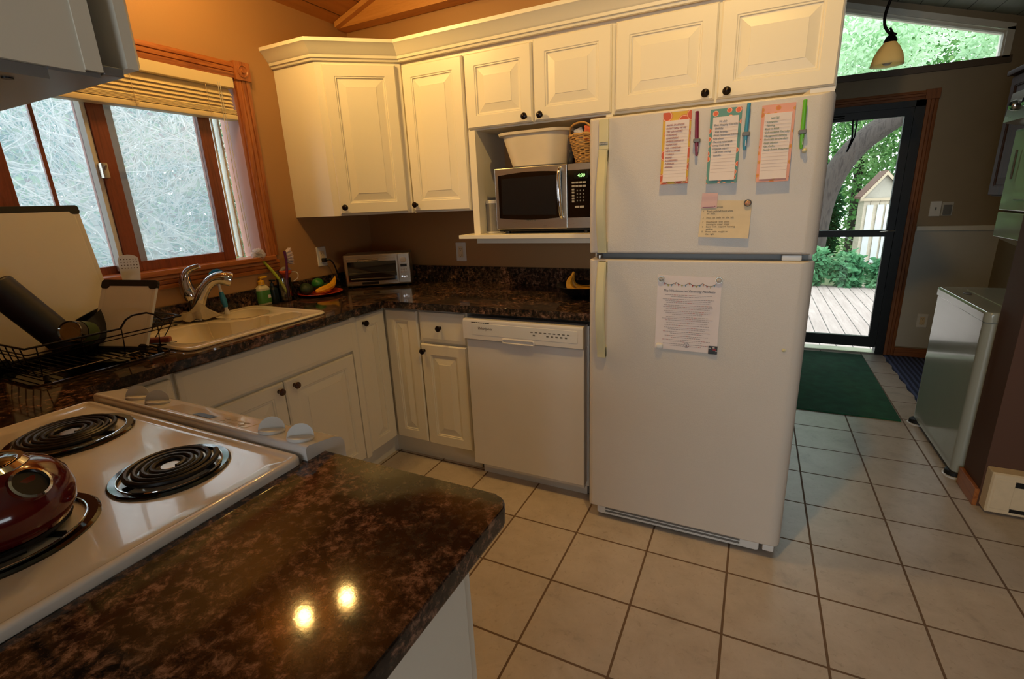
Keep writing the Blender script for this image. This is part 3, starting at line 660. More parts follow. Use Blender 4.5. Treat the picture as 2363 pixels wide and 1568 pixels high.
tag(o, 'single yellow banana lying along the front edge of the red plate', 'fruit')
o = MB().tube([(px_-.07, py_+.06, H+.03), (px_-.04, py_+.10, H+.035), (px_+.0, py_+.09, H+.04)], [.008, .018, .018, .006], 10, smooth=2).build('green_pepper', mat('dark_green_skin', '#2c4a2a', .3)); o.name = 'pepper'
tag(o, 'dark green pepper behind the banana on the red plate', 'vegetable')

# outlets
def outlet(M_, label, plugs=True, col=None):
    r_ = thing('outlet', label, 'outlet', M_.translation)
    MB().rings((-.036, -.058, .036, .058), [(0, 0), (0, .003), (.003, .006), (.006, .0065)], .004, 3, M_).build('cover_plate', C['plas'], r_)
    if plugs:
        rc = MB().rings((-.017, -.034, .017, .034), [(0, .006), (.001, .009)], .004, 3, M_).build('receptacle', col or C['cream'], r_)
        s = MB()
        for v in (-.019, .019):
            for u in (-.006, .006): s.addM(MB().box((u-.001, v-.004, .0088), (u+.001, v+.004, .0096)), M_)
            s.addM(MB().cyl((0, v-.010, .0088), (0, v-.010, .0096), .0022, n=8), M_)
        s.build('slots', C['black'], rc)
    return r_
outlet(FX(XL, -.452, 1.143), 'white outlet under the corner cabinet with a black plug in it')
outlet(FY(.740, 0, 1.127), 'white outlet on the back wall under the narrow cabinet')
cord = thing('power_cord', 'black power cord looping from the corner outlet behind the toaster oven', 'cord', (.07, -.44, 1.12))
MB().rings((-.012, -.012, .012, .012), [(0, 0), (0, .02), (.004, .026)], .004, 3, FX(XL+.0098, -.452, 1.122)).build('plug', C['black'], cord)
MB().tube([(XL+.03, -.452, 1.122), (XL+.05, -.44, 1.126), (XL+.06, -.42, 1.10), (XL+.06, -.40, 1.03), (XL+.055, -.375, H+.03), (XL+.04, -.35, H+.006)], .0045, 8, smooth=3).build('cable', C['black'], cord)

# toaster oven
tx0, tx1 = .145, .515; a_ = math.atan2(.243, .33)
TM = Matrix.Translation((.148, -.408, H+.012)) @ Matrix.Rotation(math.radians(33), 4, 'Z')
w_, d_, h_ = .40, .165, .195
def TY(u, v, wv=0): return TM @ frame((u, 0, v), (1, 0, 0), (0, -1, 0)) @ Matrix.Translation((0, 0, wv))
to = thing('toaster_oven', 'small stainless toaster oven standing diagonally in the counter corner', 'toaster oven', TM.translation-Vector((0, 0, .012)))
MB().rbox((0, 0, 0), (w_, d_, h_), .01, 3).xf(TM).build('body', C['steel'], to)
MB().rbox((.02, -.006, .022), (.318, .002, .17), .003).xf(TM).build('door_frame', C['steel'], to)
MB().box((.024, -.008, .030), (.314, -.005, .150)).xf(TM).build('door_glass', C['darkglass'], to)
MB().cyl((.09, -.03, .161), (.215, -.03, .161), .006, n=14).box((.09, -.03, .156), (.098, 0, .166)).box((.207, -.03, .156), (.215, 0, .166)).xf(TM).build('handle', C['chrome'], to)
MB().tube([(.03, -.009, .082), (.305, -.009, .082)], .0015, 6).tube([(.035, -.0095, .046), (.30, -.0095, .046)], .004, 6).xf(TM).build('rack', C['steel'], to)
cp_ = MB().rbox((.325, -.004, .01), (w_-.006, .001, h_-.01), .003).xf(TM).build('control_panel', C['steel'], to)
MB().cyl((.36, -.004, .152), (.36, -.022, .152), .017, n=24).xf(TM).build('dial', C['chrome'], cp_)
MB().box((.340, -.0055, .108), (.378, -.004, .125)).xf(TM).build('display', C['black'], cp_)
bt = MB()
for i in range(3):
    for j in range(2): bt.cyl((.346+i*.013, -.004, .092-j*.014), (.346+i*.013, -.008, .092-j*.014), .0045, n=10)
for i in range(3): bt.cyl((.345+i*.014, -.004, .05-.004*(i % 2)), (.345+i*.014, -.008, .05-.004*(i % 2)), .006, n=12)
bt.xf(TM).build('buttons', C['chrome'], cp_)
MB().rbox((.10, -.010, .010), (.20, -.003, .026), .002).xf(TM).build('crumb_tray_handle', C['black'], to)
for u in (.03, w_-.03):
    for v in (.03, d_-.03): MB().cyl((u, v, -.012), (u, v, .001), .010, n=12).xf(TM).build('foot', C['black'], to)

# ------------------------------------------------------------------ dishwasher
D = thing('dishwasher', 'white built in dishwasher left of the refrigerator', 'dishwasher', (1.446, -.35, 0))
MB().box((1.135, -.04, .06), (1.755, -.60, .868)).build('body', C['plas'], D)
MB().rbox((1.145, -.60, .089), (1.748, -.655, .775), .006, 3).build('door', C['enamel'], D)
cpn = MB().prism([(-.60, .778), (-.655, .778), (-.672, .782), (-.672, .866), (-.664, .879), (-.60, .879)], 1.140, 1.748).xf(Matrix(((0, 0, 1, 0), (1, 0, 0, 0), (0, 1, 0, 0), (0, 0, 0, 1)))).build('control_panel', C['enamel'], D)
MB().rings((1.19, .812-.008, 1.725, .862), [(0, 0), (.001, .0012)], .006, 3, frame((0, -.672, 0), (1, 0, 0), (0, -1, 0))).build('control_strip', C['plas'], cpn)
hd = MB().rings((1.352, .772, 1.520, .800), [(0, 0), (0, .004), (.005, .006), (.008, -.0), (.010, -.001)], .01, 4, frame((0, -.6715, 0), (1, 0, 0), (0, -1, 0))).build('pull', C['enamel'], D)
v_ = MB()
for i in range(8): v_.box((1.190+i*.0125, -.6735, .8645), (1.199+i*.0125, -.6715, .8675))
v_.build('vent_slots', C['black'], cpn)
text('Whirlpool', .019, FY(1.222, -.6734, .832), C['ink'], cpn, 'logo', shear=.3)
g_ = MB()
for i in range(9): g_.rbox((1.50+i*.022, -.6742, .838), (1.512+i*.022, -.673, .843), .0004, 1)
for i in (0, 3, 4, 5, 6, 7): g_.rbox((1.512+i*.022, -.6742, .823), (1.523+i*.022, -.673, .830), .0004, 1)
g_.build('buttons', C['greyp'], cpn)
MB().box((1.155, -.04, 0), (1.74, -.58, .089)).build('toe_kick', C['plas'], D)
MB().rbox((1.19, -.60, .060), (1.74, -.625, .090), .002).build('lower_strip', C['plas'], D)

# ------------------------------------------------------------------ refrigerator
YF = -.743; f0, f1 = 1.794, 2.572
R = thing('refrigerator', 'white top freezer refrigerator covered with notes and magnets', 'refrigerator', (2.18, -.38, 0))
MB().rbox((f0+.006, -.03, .03), (f1-.006, -.668, 1.693), .006).build('body', C['fridge'], R)
def fdoor(z0, z1, name):
    def loop(z, ins):
        pts = arc(f0+.03+0, YF+.03, .03-ins*.0, pi, 1.5*pi, 6)+arc(f1-.045, YF+.045, .045, 1.5*pi, 2*pi, 8)
        pts = [(f0+ins, -.672)]+[(min(max(x, f0+ins), f1-ins), max(y, YF+ins)) for x, y in pts]+[(f1-ins, -.672)]
        return [(x, y, z) for x, y in pts]
    return MB().loops([loop(z0, .008), loop(z0+.003, .003), loop(z0+.009, 0), loop(z1-.009, 0), loop(z1-.003, .003), loop(z1, .008)]).build(name, C['fridge'], R, ang=40)
fu = fdoor(1.206, 1.697, 'freezer_door'); fl = fdoor(.062, 1.183, 'fresh_food_door')
MB().box((f0+.02, -.655, 1.18), (f1-.02, -.69, 1.21)).build('gasket', C['greyp'], R)
def handle(z0, z1, flip, parent, bow):
    zs = [z0+(z1-z0)*k/16 for k in range(17)]; L = []
    for k, z in enumerate(zs):
        t = k/16; t = 1-t if flip else t
        # t=0 at the end near the seam
        off = .016+bow*sin(pi*min(1, t*1.05)); wd = .0175
        yb = YF-off; L.append([(1.856-wd, yb+.012, z), (1.856-wd, yb, z), (1.856-wd+.005, yb-.005, z), (1.856+wd-.005, yb-.005, z), (1.856+wd, yb, z), (1.856+wd, yb+.012, z)])
    m_ = MB().loops(L)
    for z in (z0, z1): m_.rbox((1.856-.0175, YF+.002, z-(.0 if z == z0 else .045)), (1.856+.0175, YF-.020, z+(.045 if z == z0 else 0)), .003)
    return m_.build('handle', C['handle'], parent)
hu = handle(1.210, 1.585, False, fu, .032); hl_ = handle(.785, 1.176, True, fl, .032)
MB().rbox((1.838, YF+.002, 1.585), (1.874, YF-.012, 1.690), .003).build('handle_cap', C['handle'], fu)
bdg = MB().box((1.841, YF-.0122, 1.602), (1.872, YF-.0135, 1.611)).build('badge', C['greyp'], fu)
text('KENMORE', .0072, FY(1.8565, YF-.0136, 1.6038), C['plas'], bdg, 'lettering', align='CENTER')
MB().lathe([(.012, 0), (.012, .012), (.006, .016)], 16, FZ(1.83, -.70, 1.183)).build('hinge_pin', C['steel'], R)
MB().rbox((2.47, -.69, 1.184), (2.53, -.735, 1.204), .004).build('hinge_cover', C['plas'], R)
MB().prism([(2.44, -.40), (2.57, -.40), (2.565, -.715), (2.50, -.715)], 1.695, 1.712).build('top_hinge_cover', C['plas'], R)
gr = MB().rings((1.83, .012, 2.50, .062), [(0, 0), (0, .008), (.004, .011)], .010, 3, frame((0, -.705, 0), (1, 0, 0), (0, -1, 0))).build('base_grille', C['plas'], R)
MB().box((1.87, -.7163, .026), (2.43, -.7185, .034)).box((1.87, -.7163, .041), (2.43, -.7185, .049)).build('grille_slots', C['greyp'], gr)
MB().rbox((2.512, -.66, .03), (2.553, -.73, .061), .005).build('bottom_hinge', C['plas'], R)
for x in (1.85, 2.52): MB().cyl((x, -.62, 0), (x, -.62, .035), .02, n=16).build('foot', C['black'], R)
for x in (1.85, 2.52): MB().cyl((x, -.1, 0), (x, -.1, .035), .02, n=16).build('foot', C['black'], R)

# notepads, pens, papers, magnets on the doors
def pad(x0, x1, z0, z1, back, mx0, mx1, mz0, mz1, label, lines, ink, title=None, tilt=0):
    yb = YF-.0005; p = thing('notepad', label, 'notepad', ((x0+x1)/2, yb, z0), 'magnetic list pads on the freezer door')
    # the sheet stack bows away from the door towards its bottom edge
    def q_(u0, u1, v0, v1, lift, th):
        m_ = MB(); K = 8; top = []; bot = []
        L = []
        for k in range(K+1):
            t = k/K; z = v1+(v0-v1)*t; y = yb-.003-lift-.016*t*t
            L.append([(u0, y+th, z), (u1, y+th, z), (u1, y, z), (u0, y, z)])
        return m_.loops(L)
    q_(x0, x1, z0, z1, 0, .002).build('backing_card', back, p)
    sheet = q_(mx0, mx1, mz0, mz1, .003, .003).build('sheets', C['paper'], p)
    ru = MB(); n_ = 17; hh = mz1-mz0
    def ys(z): t = (z1-z)/(z1-z0); return yb-.003-.003-.016*t*t-.0006
    for i in range(1, n_):
        z = mz1-.012-(hh-.016)*i/n_; ru.box((mx0+.002, ys(z), z), (mx1-.002, ys(z)-.0001, z+.0006))
    ru.build('ruled_lines', C['rule'], sheet)
    for i, ln in enumerate(lines):
        z = mz1-.017-(hh-.02)*i/(n_+1)*1.05
        text(ln, .0082, FY(mx0+.004, ys(z)-.0004, z), ink, sheet, 'handwriting', shear=.25, depth=.0002, sx=.9)
    if title: pass
    return p
cit1 = citrus('grapefruit_print', '#d3a92e', '#c9572f', '#e8b48a', 26, .52); cit2 = citrus('orange_slice_print', '#5f9189', '#e0673a', '#eec9a8', 48, .46); cit3 = citrus('fruit_salad_print', '#e0a08c', '#d8783f', '#cfa03c', 44, .34)
pad(2.064, 2.157, 1.452, 1.687, cit1, 2.073, 2.151, 1.460, 1.660, 'list pad with yellow grapefruit border and red handwriting',
    ['HAND SANITIZER', "DON'T SING W/ MS", 'TRY GROCERIES', 'CLEANING', 'SUNSCREEN', 'UMBRELLA PARTS', 'TOMATOES', 'OIL + VINEGAR', 'NEW CLEANER', 'TOWELS', 'BREAD', 'RASPBERRIES', 'PUMPKIN', 'BERRIES'], C['inkred'])
pad(2.217, 2.312, 1.446, 1.681, cit2, 2.226, 2.304, 1.456, 1.656, 'list pad with teal border of small orange slices and blue handwriting',
    ['       TO DO', 'Shoe shopping Thursday', '  Birthday', '  Kids birthday', 'Photo retirement planning', 'Kids shoes', 'Morning paperwork', 'Living room lamp', 'Organize papers', '  Call mom evening', '  Laundry'], C['inkblue'])
pad(2.370, 2.464, 1.443, 1.676, cit3, 2.379, 2.456, 1.452, 1.650, 'list pad with pink fruit border and green handwriting',
    ['       NOTES', '  Computer', '  Painting', 'Rent to finish', 'Call weekend Thursday', 'Management meeting', 'Find cake for the class', 'Large blanket', 'Get Coffee', 'Family Run in Wisconsin'], C['inkgreen'])
def pen(x, zt, zb, col, label, x2=None, zc_=None, cap=.35):
    p = thing('felt_pen', label, 'pen', (x, YF-.012, zb), 'pens held to the freezer door'); y = YF-.0125; x2 = x if x2 is None else x2; h_ = zt-zb
    pt_ = lambda t: (x2+(x-x2)*t, y, zb+h_*t)
    MB().tube([pt_(0), pt_(.03), pt_(.3), pt_(.5), pt_(.99), pt_(1)], [.0035, .0045, .0062, .0062, .0058, .0045], 12).build('barrel', col, p)
    c_ = pt_(cap); MB().rbox((c_[0]-.011, YF-.0005, c_[2]-.006), (c_[0]+.011, YF-.020, c_[2]+.006), .002).build('magnet_clip', C['greyp'], p)
    MB().box((x2+.0015, y-.007, zb+.012), (x2+.003, y-.0058, zb+.03)).build('logo_mark', C['paper'], p)
pen(2.175, 1.680, 1.539, mat('maroon_plastic', '#7a1f3e', .35), 'maroon felt pen clipped beside the yellow bordered pad', 2.181)
pen(2.331, 1.687, 1.546, mat('blue_plastic', '#3d8fb0', .35), 'blue felt pen clipped beside the teal bordered pad', 2.328)
pen(2.487, 1.679, 1.537, mat('green_plastic', '#63b52c', .35), 'bright green felt pen clipped beside the pink bordered pad', 2.490)
o = MB().tube([(2.5, YF+.001, 1.532), (2.5, YF-.010, 1.530), (2.5, YF-.014, 1.534)], [.006, .006, .006], 10).sphere((2.5, YF-.012, 1.531), .007, 12, 8).build('hook', C['handle']); o.name = 'door_hook'
tag(o, 'tiny cream hook at the foot of the green pen', 'hook')
def sheet(name, label, cat, quad, m, th=.0008, bow=0.0, y=YF):
    (a1, a2), (b1_, b2_), (c1_, c2_), (d1_, d2_) = quad   # TL TR BR BL in x,z
    K = 8; L = []
    for k in range(K+1):
        t = k/K; yy = y-.001-bow*t*t-.0006*sin(t*9)
        x0, z0 = a1+(d1_-a1)*t, a2+(d2_-a2)*t; x1, z1 = b1_+(c1_-b1_)*t, b2_+(c2_-b2_)*t
        L.append([(x0, yy, z0), (x1, yy, z1), (x1, yy-th, z1), (x0, yy-th, z0)])
    o = MB().loops(L).build(name, m); return tag(o, label, cat)
ex = sheet('exercise_note', 'cream handwritten exercise note under the list pads', 'note', ((2.209, 1.392), (2.365, 1.385), (2.363, 1.261), (2.202, 1.268)), C['cream'], bow=.012)
for i, ln in enumerate(['                 Exercise', '1    Reach with left hand while', '      on  belly', '2    Pivot  on  belly  to  the  left', '3    Quadruped  with  assist', '      learning to crawl  cross', '4    Stand  with  support  learning', '      walking', '5    Prone  with  weight to', '      the  right']):
    z = 1.366-[0, .014, .021, .036, .050, .058, .066, .074, .083, .091][i]; t = (1.39-z)/.124
    text(ln, .0078, FY(2.212, YF-.0030-.012*t*t, z), C['ink'], ex, 'handwriting', depth=.0002, shear=.1)
o = sheet('sticky_note', 'small pale pink square note above the exercise note', 'note', ((2.207, 1.416), (2.257, 1.415), (2.256, 1.366), (2.204, 1.365)), mat('pink_paper', '#d9b3b0', .6), y=YF-.004)
MB().box((2.21, YF-.0068, 1.368), (2.246, YF-.0062, 1.3695)).cyl((2.250, YF-.0062, 1.371), (2.250, YF-.0068, 1.371), .002, n=8).build('print', mat('dark_pink_ink', '#7b3050', .6, var=0), o)
mf = sheet('printed_poster', 'white printed parenting manifesto page on the refrigerator door', 'poster', ((2.067, 1.128), (2.290, 1.122), (2.292, .838), (2.066, .842)), C['paper'], bow=.003)
def yq(z): t = (1.125-z)/.287; return YF-.001-.0008-.003*t*t-.0007
text('The Wholehearted Parenting Manifesto', .0122, FY(2.180, yq(1.065)-.0004, 1.066), C['ink'], mf, 'title', shear=.3, depth=.0002, align='CENTER', sx=.93)
bt_ = MB(); fl_ = {}; cols = ['#a8452f', '#a9a13a', '#6f93a8', '#c98a6a']
P_ = []
for k in range(61):
    t = k/60; x = 2.088+t*.185; seg = (t*4) % 1; z = 1.103-.010*(1-(2*seg-1)**2)-.003*t; P_.append((x, yq(z)-.0006, z))
bt_.tube(P_, .0007, 5).build('bunting_string', C['ink'], mf)
for ci in range(4):
    tr = MB()
    for k in range(ci, 15, 4):
        x, y, z = P_[2+k*4]; tr.add([(x-.003, y-.0002, z), (x+.003, y-.0002, z), (x, y-.0002, z-.009), (x-.003, y-.0005, z), (x+.003, y-.0005, z), (x, y-.0005, z-.009)], [(0, 1, 2), (5, 4, 3), (0, 3, 4, 1), (1, 4, 5, 2), (2, 5, 3, 0)])
    tr.build('bunting_flags', mat('flag_%d' % ci, cols[ci], .7, var=0), mf, smooth=False)
rnd = random.Random(11); g1 = MB(); g2 = MB(); z = 1.053
for para in (2, 3, 3, 3, 3, 1, 1, 2, 2, 2, 2, 2):
    for l_ in range(para):
        wd = rnd.uniform(.15, .182) if para > 1 and l_ < para-1 else rnd.uniform(.10, .16); x = 2.179-wd/2; xe = x+wd
        while x < xe:
            ww = rnd.uniform(.003, .009); (g2 if rnd.random() < .16 else g1).box((x, yq(z), z), (min(x+ww, xe), yq(z)-.0003, z+.0016)); x += ww+.0016
        z -= .0066
    z -= .0028
g1.build('body_text', mat('faded_ink', '#9a8f8e', .7, var=0), mf); g2.build('highlighted_text', mat('faded_red_ink', '#b06a66', .7, var=0), mf)
MB().tube([(2.183+.0095*cos(a0*pi/12), yq(.862)-.0005, .862+.0085*sin(a0*pi/12)) for a0 in range(24)], .0006, 4, closed=True).build('logo_ring', C['ink'], mf)
text('B', .011, FY(2.183, yq(.862)-.0004, .858), C['black'], mf, 'logo_letter', align='CENTER', depth=.0003)
def mag(name, label, x, z, r, rim, face, h_=.007, y=YF-.0025, patt=None):
    p = thing(name, label, 'magnet', (x, y, z-r)); M_ = FY(x, y, z)
    MB().lathe([(r, 0), (r, h_*.7), (r*.95, h_), (r*.84, h_), (r*.82, h_*.7)], 32, M_, True, False).build('rim', rim, p)
    MB().lathe([(r*.83, h_*.6), (r*.6, h_*.95), (r*.3, h_*1.12), (.0004, h_*1.16)], 28, M_, True, True).build('dome', face, p)
    if patt:
        m_ = MB(); rr = random.Random(x)
        for i in range(14):
            a0 = rr.uniform(0, 2*pi); d0 = rr.uniform(.1, .65)*r; m_.addM(MB().sphere((d0*cos(a0), d0*sin(a0), h_*(1.12-.3*(d0/r)**2)), .0013, 6, 4, (1, 1, .3)), M_)
        m_.build('print', patt, p)
gm = mat('clear_dome_warm', '#c49a70', .1, coat=1, var=.5, vs=120); gs = mat('clear_dome_silver', '#c7bfb4', .1, coat=1, var=.3, vs=120)
mag('round_magnet', 'round glass magnet with dark rim at the top right of the exercise note', 2.352, 1.378, .0118, C['knob'], gm, patt=mat('orange_print', '#c4571e', .4))
mag('round_magnet', 'round silver rimmed magnet on the upper left of the printed poster', 2.081, 1.113, .0118, C['steel'], gs, patt=C['ink'])
mag('round_magnet', 'round silver rimmed magnet on the upper right of the printed poster', 2.281, 1.114, .0118, C['steel'], gs, patt=C['rule'])
o = MB().rings((-.0145, -.0125, .0145, .0125), [(.001, 0), (0, .004), (.002, .010), (.006, .013), (.009, .0135)], .010, 5, FY(2.084, YF-.005, .852)).build('white_magnet', C['plas']); o.name = 'blank_magnet'
tag(o, 'plain white rounded magnet at the lower left of the printed poster', 'magnet')
ph = thing('photo_magnet', 'square photo magnet with dark picture at the lower right of the printed poster', 'magnet', (2.277, YF-.006, .838))
MB().rings((-.0155, -.0155, .0155, .0155), [(0, 0), (0, .003), (.001, .0035)], .002, 3, FY(2.277, YF-.0055, .8525)).build('base', mat('dark_photo', '#2b2a2d', .3, var=.5, vs=200), ph)
k_ = MB()
for (u0, v0, u1, v1, c_) in ((.0, -.001, .011, .007, '#8e2226'), (-.015, .006, -.006, .009, '#b9b4b4'), (.009, -.004, .015, -.001, '#b0aaaa'), (-.001, .008, .006, .012, '#c8c0b0'), (-.006, -.013, .006, -.004, '#1c2a2c')):
    MB().box((u0, v0, .0034), (u1, v1, .004)).xf(FY(2.277, YF-.0055, .8525)).build('picture_patch', mat('photo_patch', c_, .3, var=.1), ph)
o = MB().lathe([(.0065, 0), (.006, .002), (.003, .0035), (.0003, .004)], 20, FY(2.507, YF-.0005, .872)).build('button_magnet', C['handle']); tag(o, 'tiny cream round button on the right side of the refrigerator door', 'magnet')

# ------------------------------------------------------------------ microwave and things in the niche
mx, my0, my1, mz0, mz1 = 1.182, -.345, -.03, 1.268, 1.575
mw = thing('microwave', 'stainless microwave with black control panel on the niche shelf', 'microwave', (1.44, -.19, 1.257))
MB().rbox((mx+.004, my0+.02, mz0), (1.694, my1, mz1), .004).build('body', C['black'], mw)
dr_ = MB().rbox((mx, my0, mz0+.012), (1.566, my0+.022, mz1), .004).build('door', C['steel'], mw)
# window with bowed upper and lower edges
wp = []
for k in range(13): t = k/12; wp.append((mx+.020+t*.338, mz0+.068-.010*sin(pi*t)-.002*t))
for k in range(13): t = 1-k/12; wp.append((mx+.020+t*.338, mz1-.034+.010*sin(pi*t)+.002*t))
MB().prism(wp, 0, .0015).xf(FY(0, my0-.0002, 0)).build('window', C['darkglass'], dr_)
MB().prism([(mx+.038, mz0+.085), (mx+.33, mz0+.078), (mx+.33, mz1-.045), (mx+.038, mz1-.05)], .0015, .002).xf(FY(0, my0, 0)).build('window_mesh', mat('dark_mesh', '#15161a', .25), dr_)
MB().tube([(1.533, my0, 1.560), (1.533, my0-.022, 1.545), (1.536, my0-.032, 1.45), (1.540, my0-.022, 1.345), (1.540, my0, 1.33)], [.008, .009, .011, .009, .008], 12, smooth=2).build('handle', C['chrome'], dr_)
text('EMERSON', .012, FY(1.375, my0-.0012, 1.318), C['greyp'], dr_, 'logo', align='CENTER')
cp2 = MB().rbox((1.568, my0, mz0+.012), (1.694, my0+.022, mz1), .004).build('control_panel', C['blackg'], mw)
MB().box((1.569, my0-.001, mz1-.030), (1.692, my0, mz1-.002)).build('steel_trim', C['steel'], cp2); MB().box((1.569, my0-.001, mz0+.014), (1.692, my0, mz0+.062)).build('steel_trim', C['steel'], cp2)
MB().box((1.600, my0-.0012, 1.505), (1.665, my0, 1.538)).build('display', mat('display_black', '#0a0f0b', .2), cp2)
text('4:30', .021, FY(1.618, my0-.0018, 1.513), mat('green_digits', (.35, 1, .25), .5, var=0, emit=1.6), cp2, 'clock_digits', shear=.15)
kb = MB()
for j in range(2):
    for i in range(4): kb.rbox((1.590+i*.018, my0-.0022, 1.484-j*.016), (1.605+i*.018, my0, 1.493-j*.016), .001, 1)
for j in range(5): kb.rbox((1.590, my0-.0022, 1.454-j*.0135), (1.603, my0, 1.462-j*.0135), .001, 1)
kb.rbox((1.605, my0-.0022, 1.374), (1.626, my0, 1.384), .001, 1).rbox((1.629, my0-.0022, 1.374), (1.650, my0, 1.384), .001, 1)
kb.build('buttons', mat('silver_button', '#9d9a94', .4), cp2)
kb = MB()
for j in range(4):
    for i in range(3): kb.box((1.614+i*.015, my0-.0015, 1.449-j*.015), (1.620+i*.015, my0, 1.456-j*.015))
kb.build('number_keys', C['greyp'], cp2)
for x in (1.23, 1.65):
    for y in (-.31, -.07): MB().cyl((x, y, 1.257), (x, y, mz0+.002), .014, n=14).build('foot', C['black'], mw)
# tub on the microwave
def tub_loop(x0, x1, y0, y1, z, r): return [(a_, b_, z) for a_, b_ in arc(x1-r, y0+r, r, -pi/2, 0, 5)+arc(x1-r, y1-r, r, 0, pi/2, 5)+arc(x0+r, y1-r, r, pi/2, pi, 5)+arc(x0+r, y0+r, r, pi, 1.5*pi, 5)]
o = MB().loops([tub_loop(1.255, 1.515, -.31, -.09, 1.5755, .07), tub_loop(1.245, 1.525, -.32, -.085, 1.583, .08), tub_loop(1.205, 1.555, -.345, -.055, 1.722, .09), tub_loop(1.187, 1.568, -.355, -.045, 1.726, .09), tub_loop(1.185, 1.570, -.357, -.043, 1.738, .09),
                tub_loop(1.200, 1.560, -.345, -.055, 1.738, .09), tub_loop(1.209, 1.551, -.340, -.06, 1.722, .085), tub_loop(1.25, 1.52, -.315, -.09, 1.585, .07)]).build('plastic_tub', mat('translucent_white_plastic', '#d6cab4', .35, spec=.4))
tag(o, 'translucent white plastic wash tub standing on top of the microwave', 'tub')
# wicker basket
bk = thing('wicker_basket', 'small tan wicker basket with handle on the microwave beside the tub', 'basket', (1.648, -.24, 1.5755))
wk = mat('wicker', '#b98d50', .6, var=.25, vs=60); wv = MB()
def bl_(z, k): rx = .062+.035*k; ry = .075+.035*k; return rx, ry
for j in range(15):
    t = j/14; z = 1.579+t*.115; rx, ry = bl_(z, t); ph0 = (j % 2)*pi
    wv.tube([(1.648+(rx+.0035*sin(12*a0+ph0))*cos(a0), -.24+(ry+.0035*sin(12*a0+ph0))*sin(a0), z+.002*sin(3*a0+j)) for a0 in [2*pi*i/60 for i in range(60)]], .0038, 5, closed=True)
wv.build('weave', wk, bk)
st_ = MB()
for i in range(20):
    a0 = 2*pi*i/20; st_.tube([(1.648+.062*cos(a0), -.24+.075*sin(a0), 1.577), (1.648+.099*cos(a0), -.24+.112*sin(a0), 1.70)], .003, 5)
st_.build('stakes', wk, bk)
MB().tube([(1.648+.098*cos(t*2*pi/40), -.24+.111*sin(t*2*pi/40), 1.698+.003*sin(t*1.9)) for t in range(40)], .006, 6, closed=True).build('rim', wk, bk)
for dx in (0, .006): 
    MB().tube([(1.555, -.27+dx, 1.69), (1.562, -.29+dx, 1.735), (1.60, -.31+dx, 1.752), (1.66, -.335+dx, 1.748), (1.70, -.34, 1.70)], .004, 6, smooth=2).build('handle', wk, bk)
MB().lathe([(.055, 0), (.06, .004)], 20, FZ(1.648, -.24, 1.576)).build('base', wk, bk)
rnd = random.Random(2)
for i, (x, y, z, c_, lb) in enumerate(((1.600, -.26, 1.715, '#e0dcd8', 'white packet poking out of the wicker basket beside its handle'), (1.650, -.27, 1.722, '#d9692f', 'orange packet on top of the wicker basket'), (1.69, -.24, 1.718, '#c9a23a', 'yellow packet at the right in the wicker basket'))):
    o = MB().rbox((-.022, -.005, -.04), (.022, .005, .03), .004, 2).xf(Matrix.Translation((x, y, z-.01)) @ Matrix.Rotation(.3*i-.3, 4, 'Y') @ Matrix.Rotation(.4*i, 4, 'Z')).build('snack_packet', mat('packet_%d' % i, c_, .35, var=.3, vs=60))
    tag(o, lb, 'packet')
# speaker can
o = thing('smart_speaker', 'grey cylindrical speaker with white top left of the microwave', 'speaker', (1.112, -.235, 1.257))
MB().lathe([(.040, .004), (.041, .008), (.041, .150), (.040, .153)], 36, FZ(1.112, -.235, 1.257)).build('fabric_body', mat('grey_speaker_cloth', '#8d8a88', .9, bump=.5, bs=500), o)
MB().lathe([(.041, .153), (.043, .155), (.043, .168), (.040, .171), (.001, .1712)], 36, FZ(1.112, -.235, 1.257)).build('top', C['plas'], o)
MB().lathe([(.048, 0), (.050, .002), (.050, .006), (.042, .009)], 36, FZ(1.112, -.235, 1.257)).build('base', C['plas'], o)
# banana bowl
bw = MB().lathe([(.05, 0), (.055, .004), (.105, .030), (.135, .062), (.133, .064), (.10, .034), (.045, .008), (.001, .007)], 40, FZ(1.628, -.30, H)).build('fruit_bowl', mat('black_bowl', '#0d0e12', .25)); tag(bw, 'wide black bowl of bananas beside the refrigerator', 'bowl')
bm_ = mat('ripe_banana', '#b8861f', .45, var=.25, vs=30)
for i, (dy, a0, lb) in enumerate(((-.035, -.3, 'front banana of the bunch in the black bowl'), (0, .05, 'middle banana of the bunch in the black bowl'), (.035, .4, 'rear banana of the bunch in the black bowl'))):
    T_ = Matrix.Translation((1.585, -.31, H+.125)) @ Matrix.Rotation(a0, 4, 'Z')
    b_ = MB().tube([(0, 0, 0), (-.005, dy*.3, -.022), (-.012, dy*.7, -.045), (.0, dy, -.075), (.035, dy*1.2, -.092), (.075, dy*1.1, -.088), (.098, dy, -.075)], [.006, .007, .015, .019, .019, .012, .004], 8, smooth=2).xf(T_).build('banana', bm_)
    tag(b_, lb, 'fruit', 'bananas in the black bowl')

# ------------------------------------------------------------------ range
ZR = H+.012
rg = thing('electric_range', 'white slide in range with four coil burners', 'stove', (1.22, -2.33, 0))
MB().box((.832, -2.655, .02), (1.600, -2.06, H-.002)).build('body', C['enamel'], rg)
MB().rbox((.85, -2.06, .25), (1.59, -2.02, .86), .006).build('oven_door', C['enamel'], rg)
MB().rings((.824, -2.668, 1.622, -2.040), [(0, ZR-.013), (0, ZR-.002), (.003, ZR+.002), (.009, ZR+.004), (.016, ZR+.002), (.024, ZR-.004), (.05, ZR-.005)], .022, 6).build('cooktop', C['enamel'], rg, ang=60)
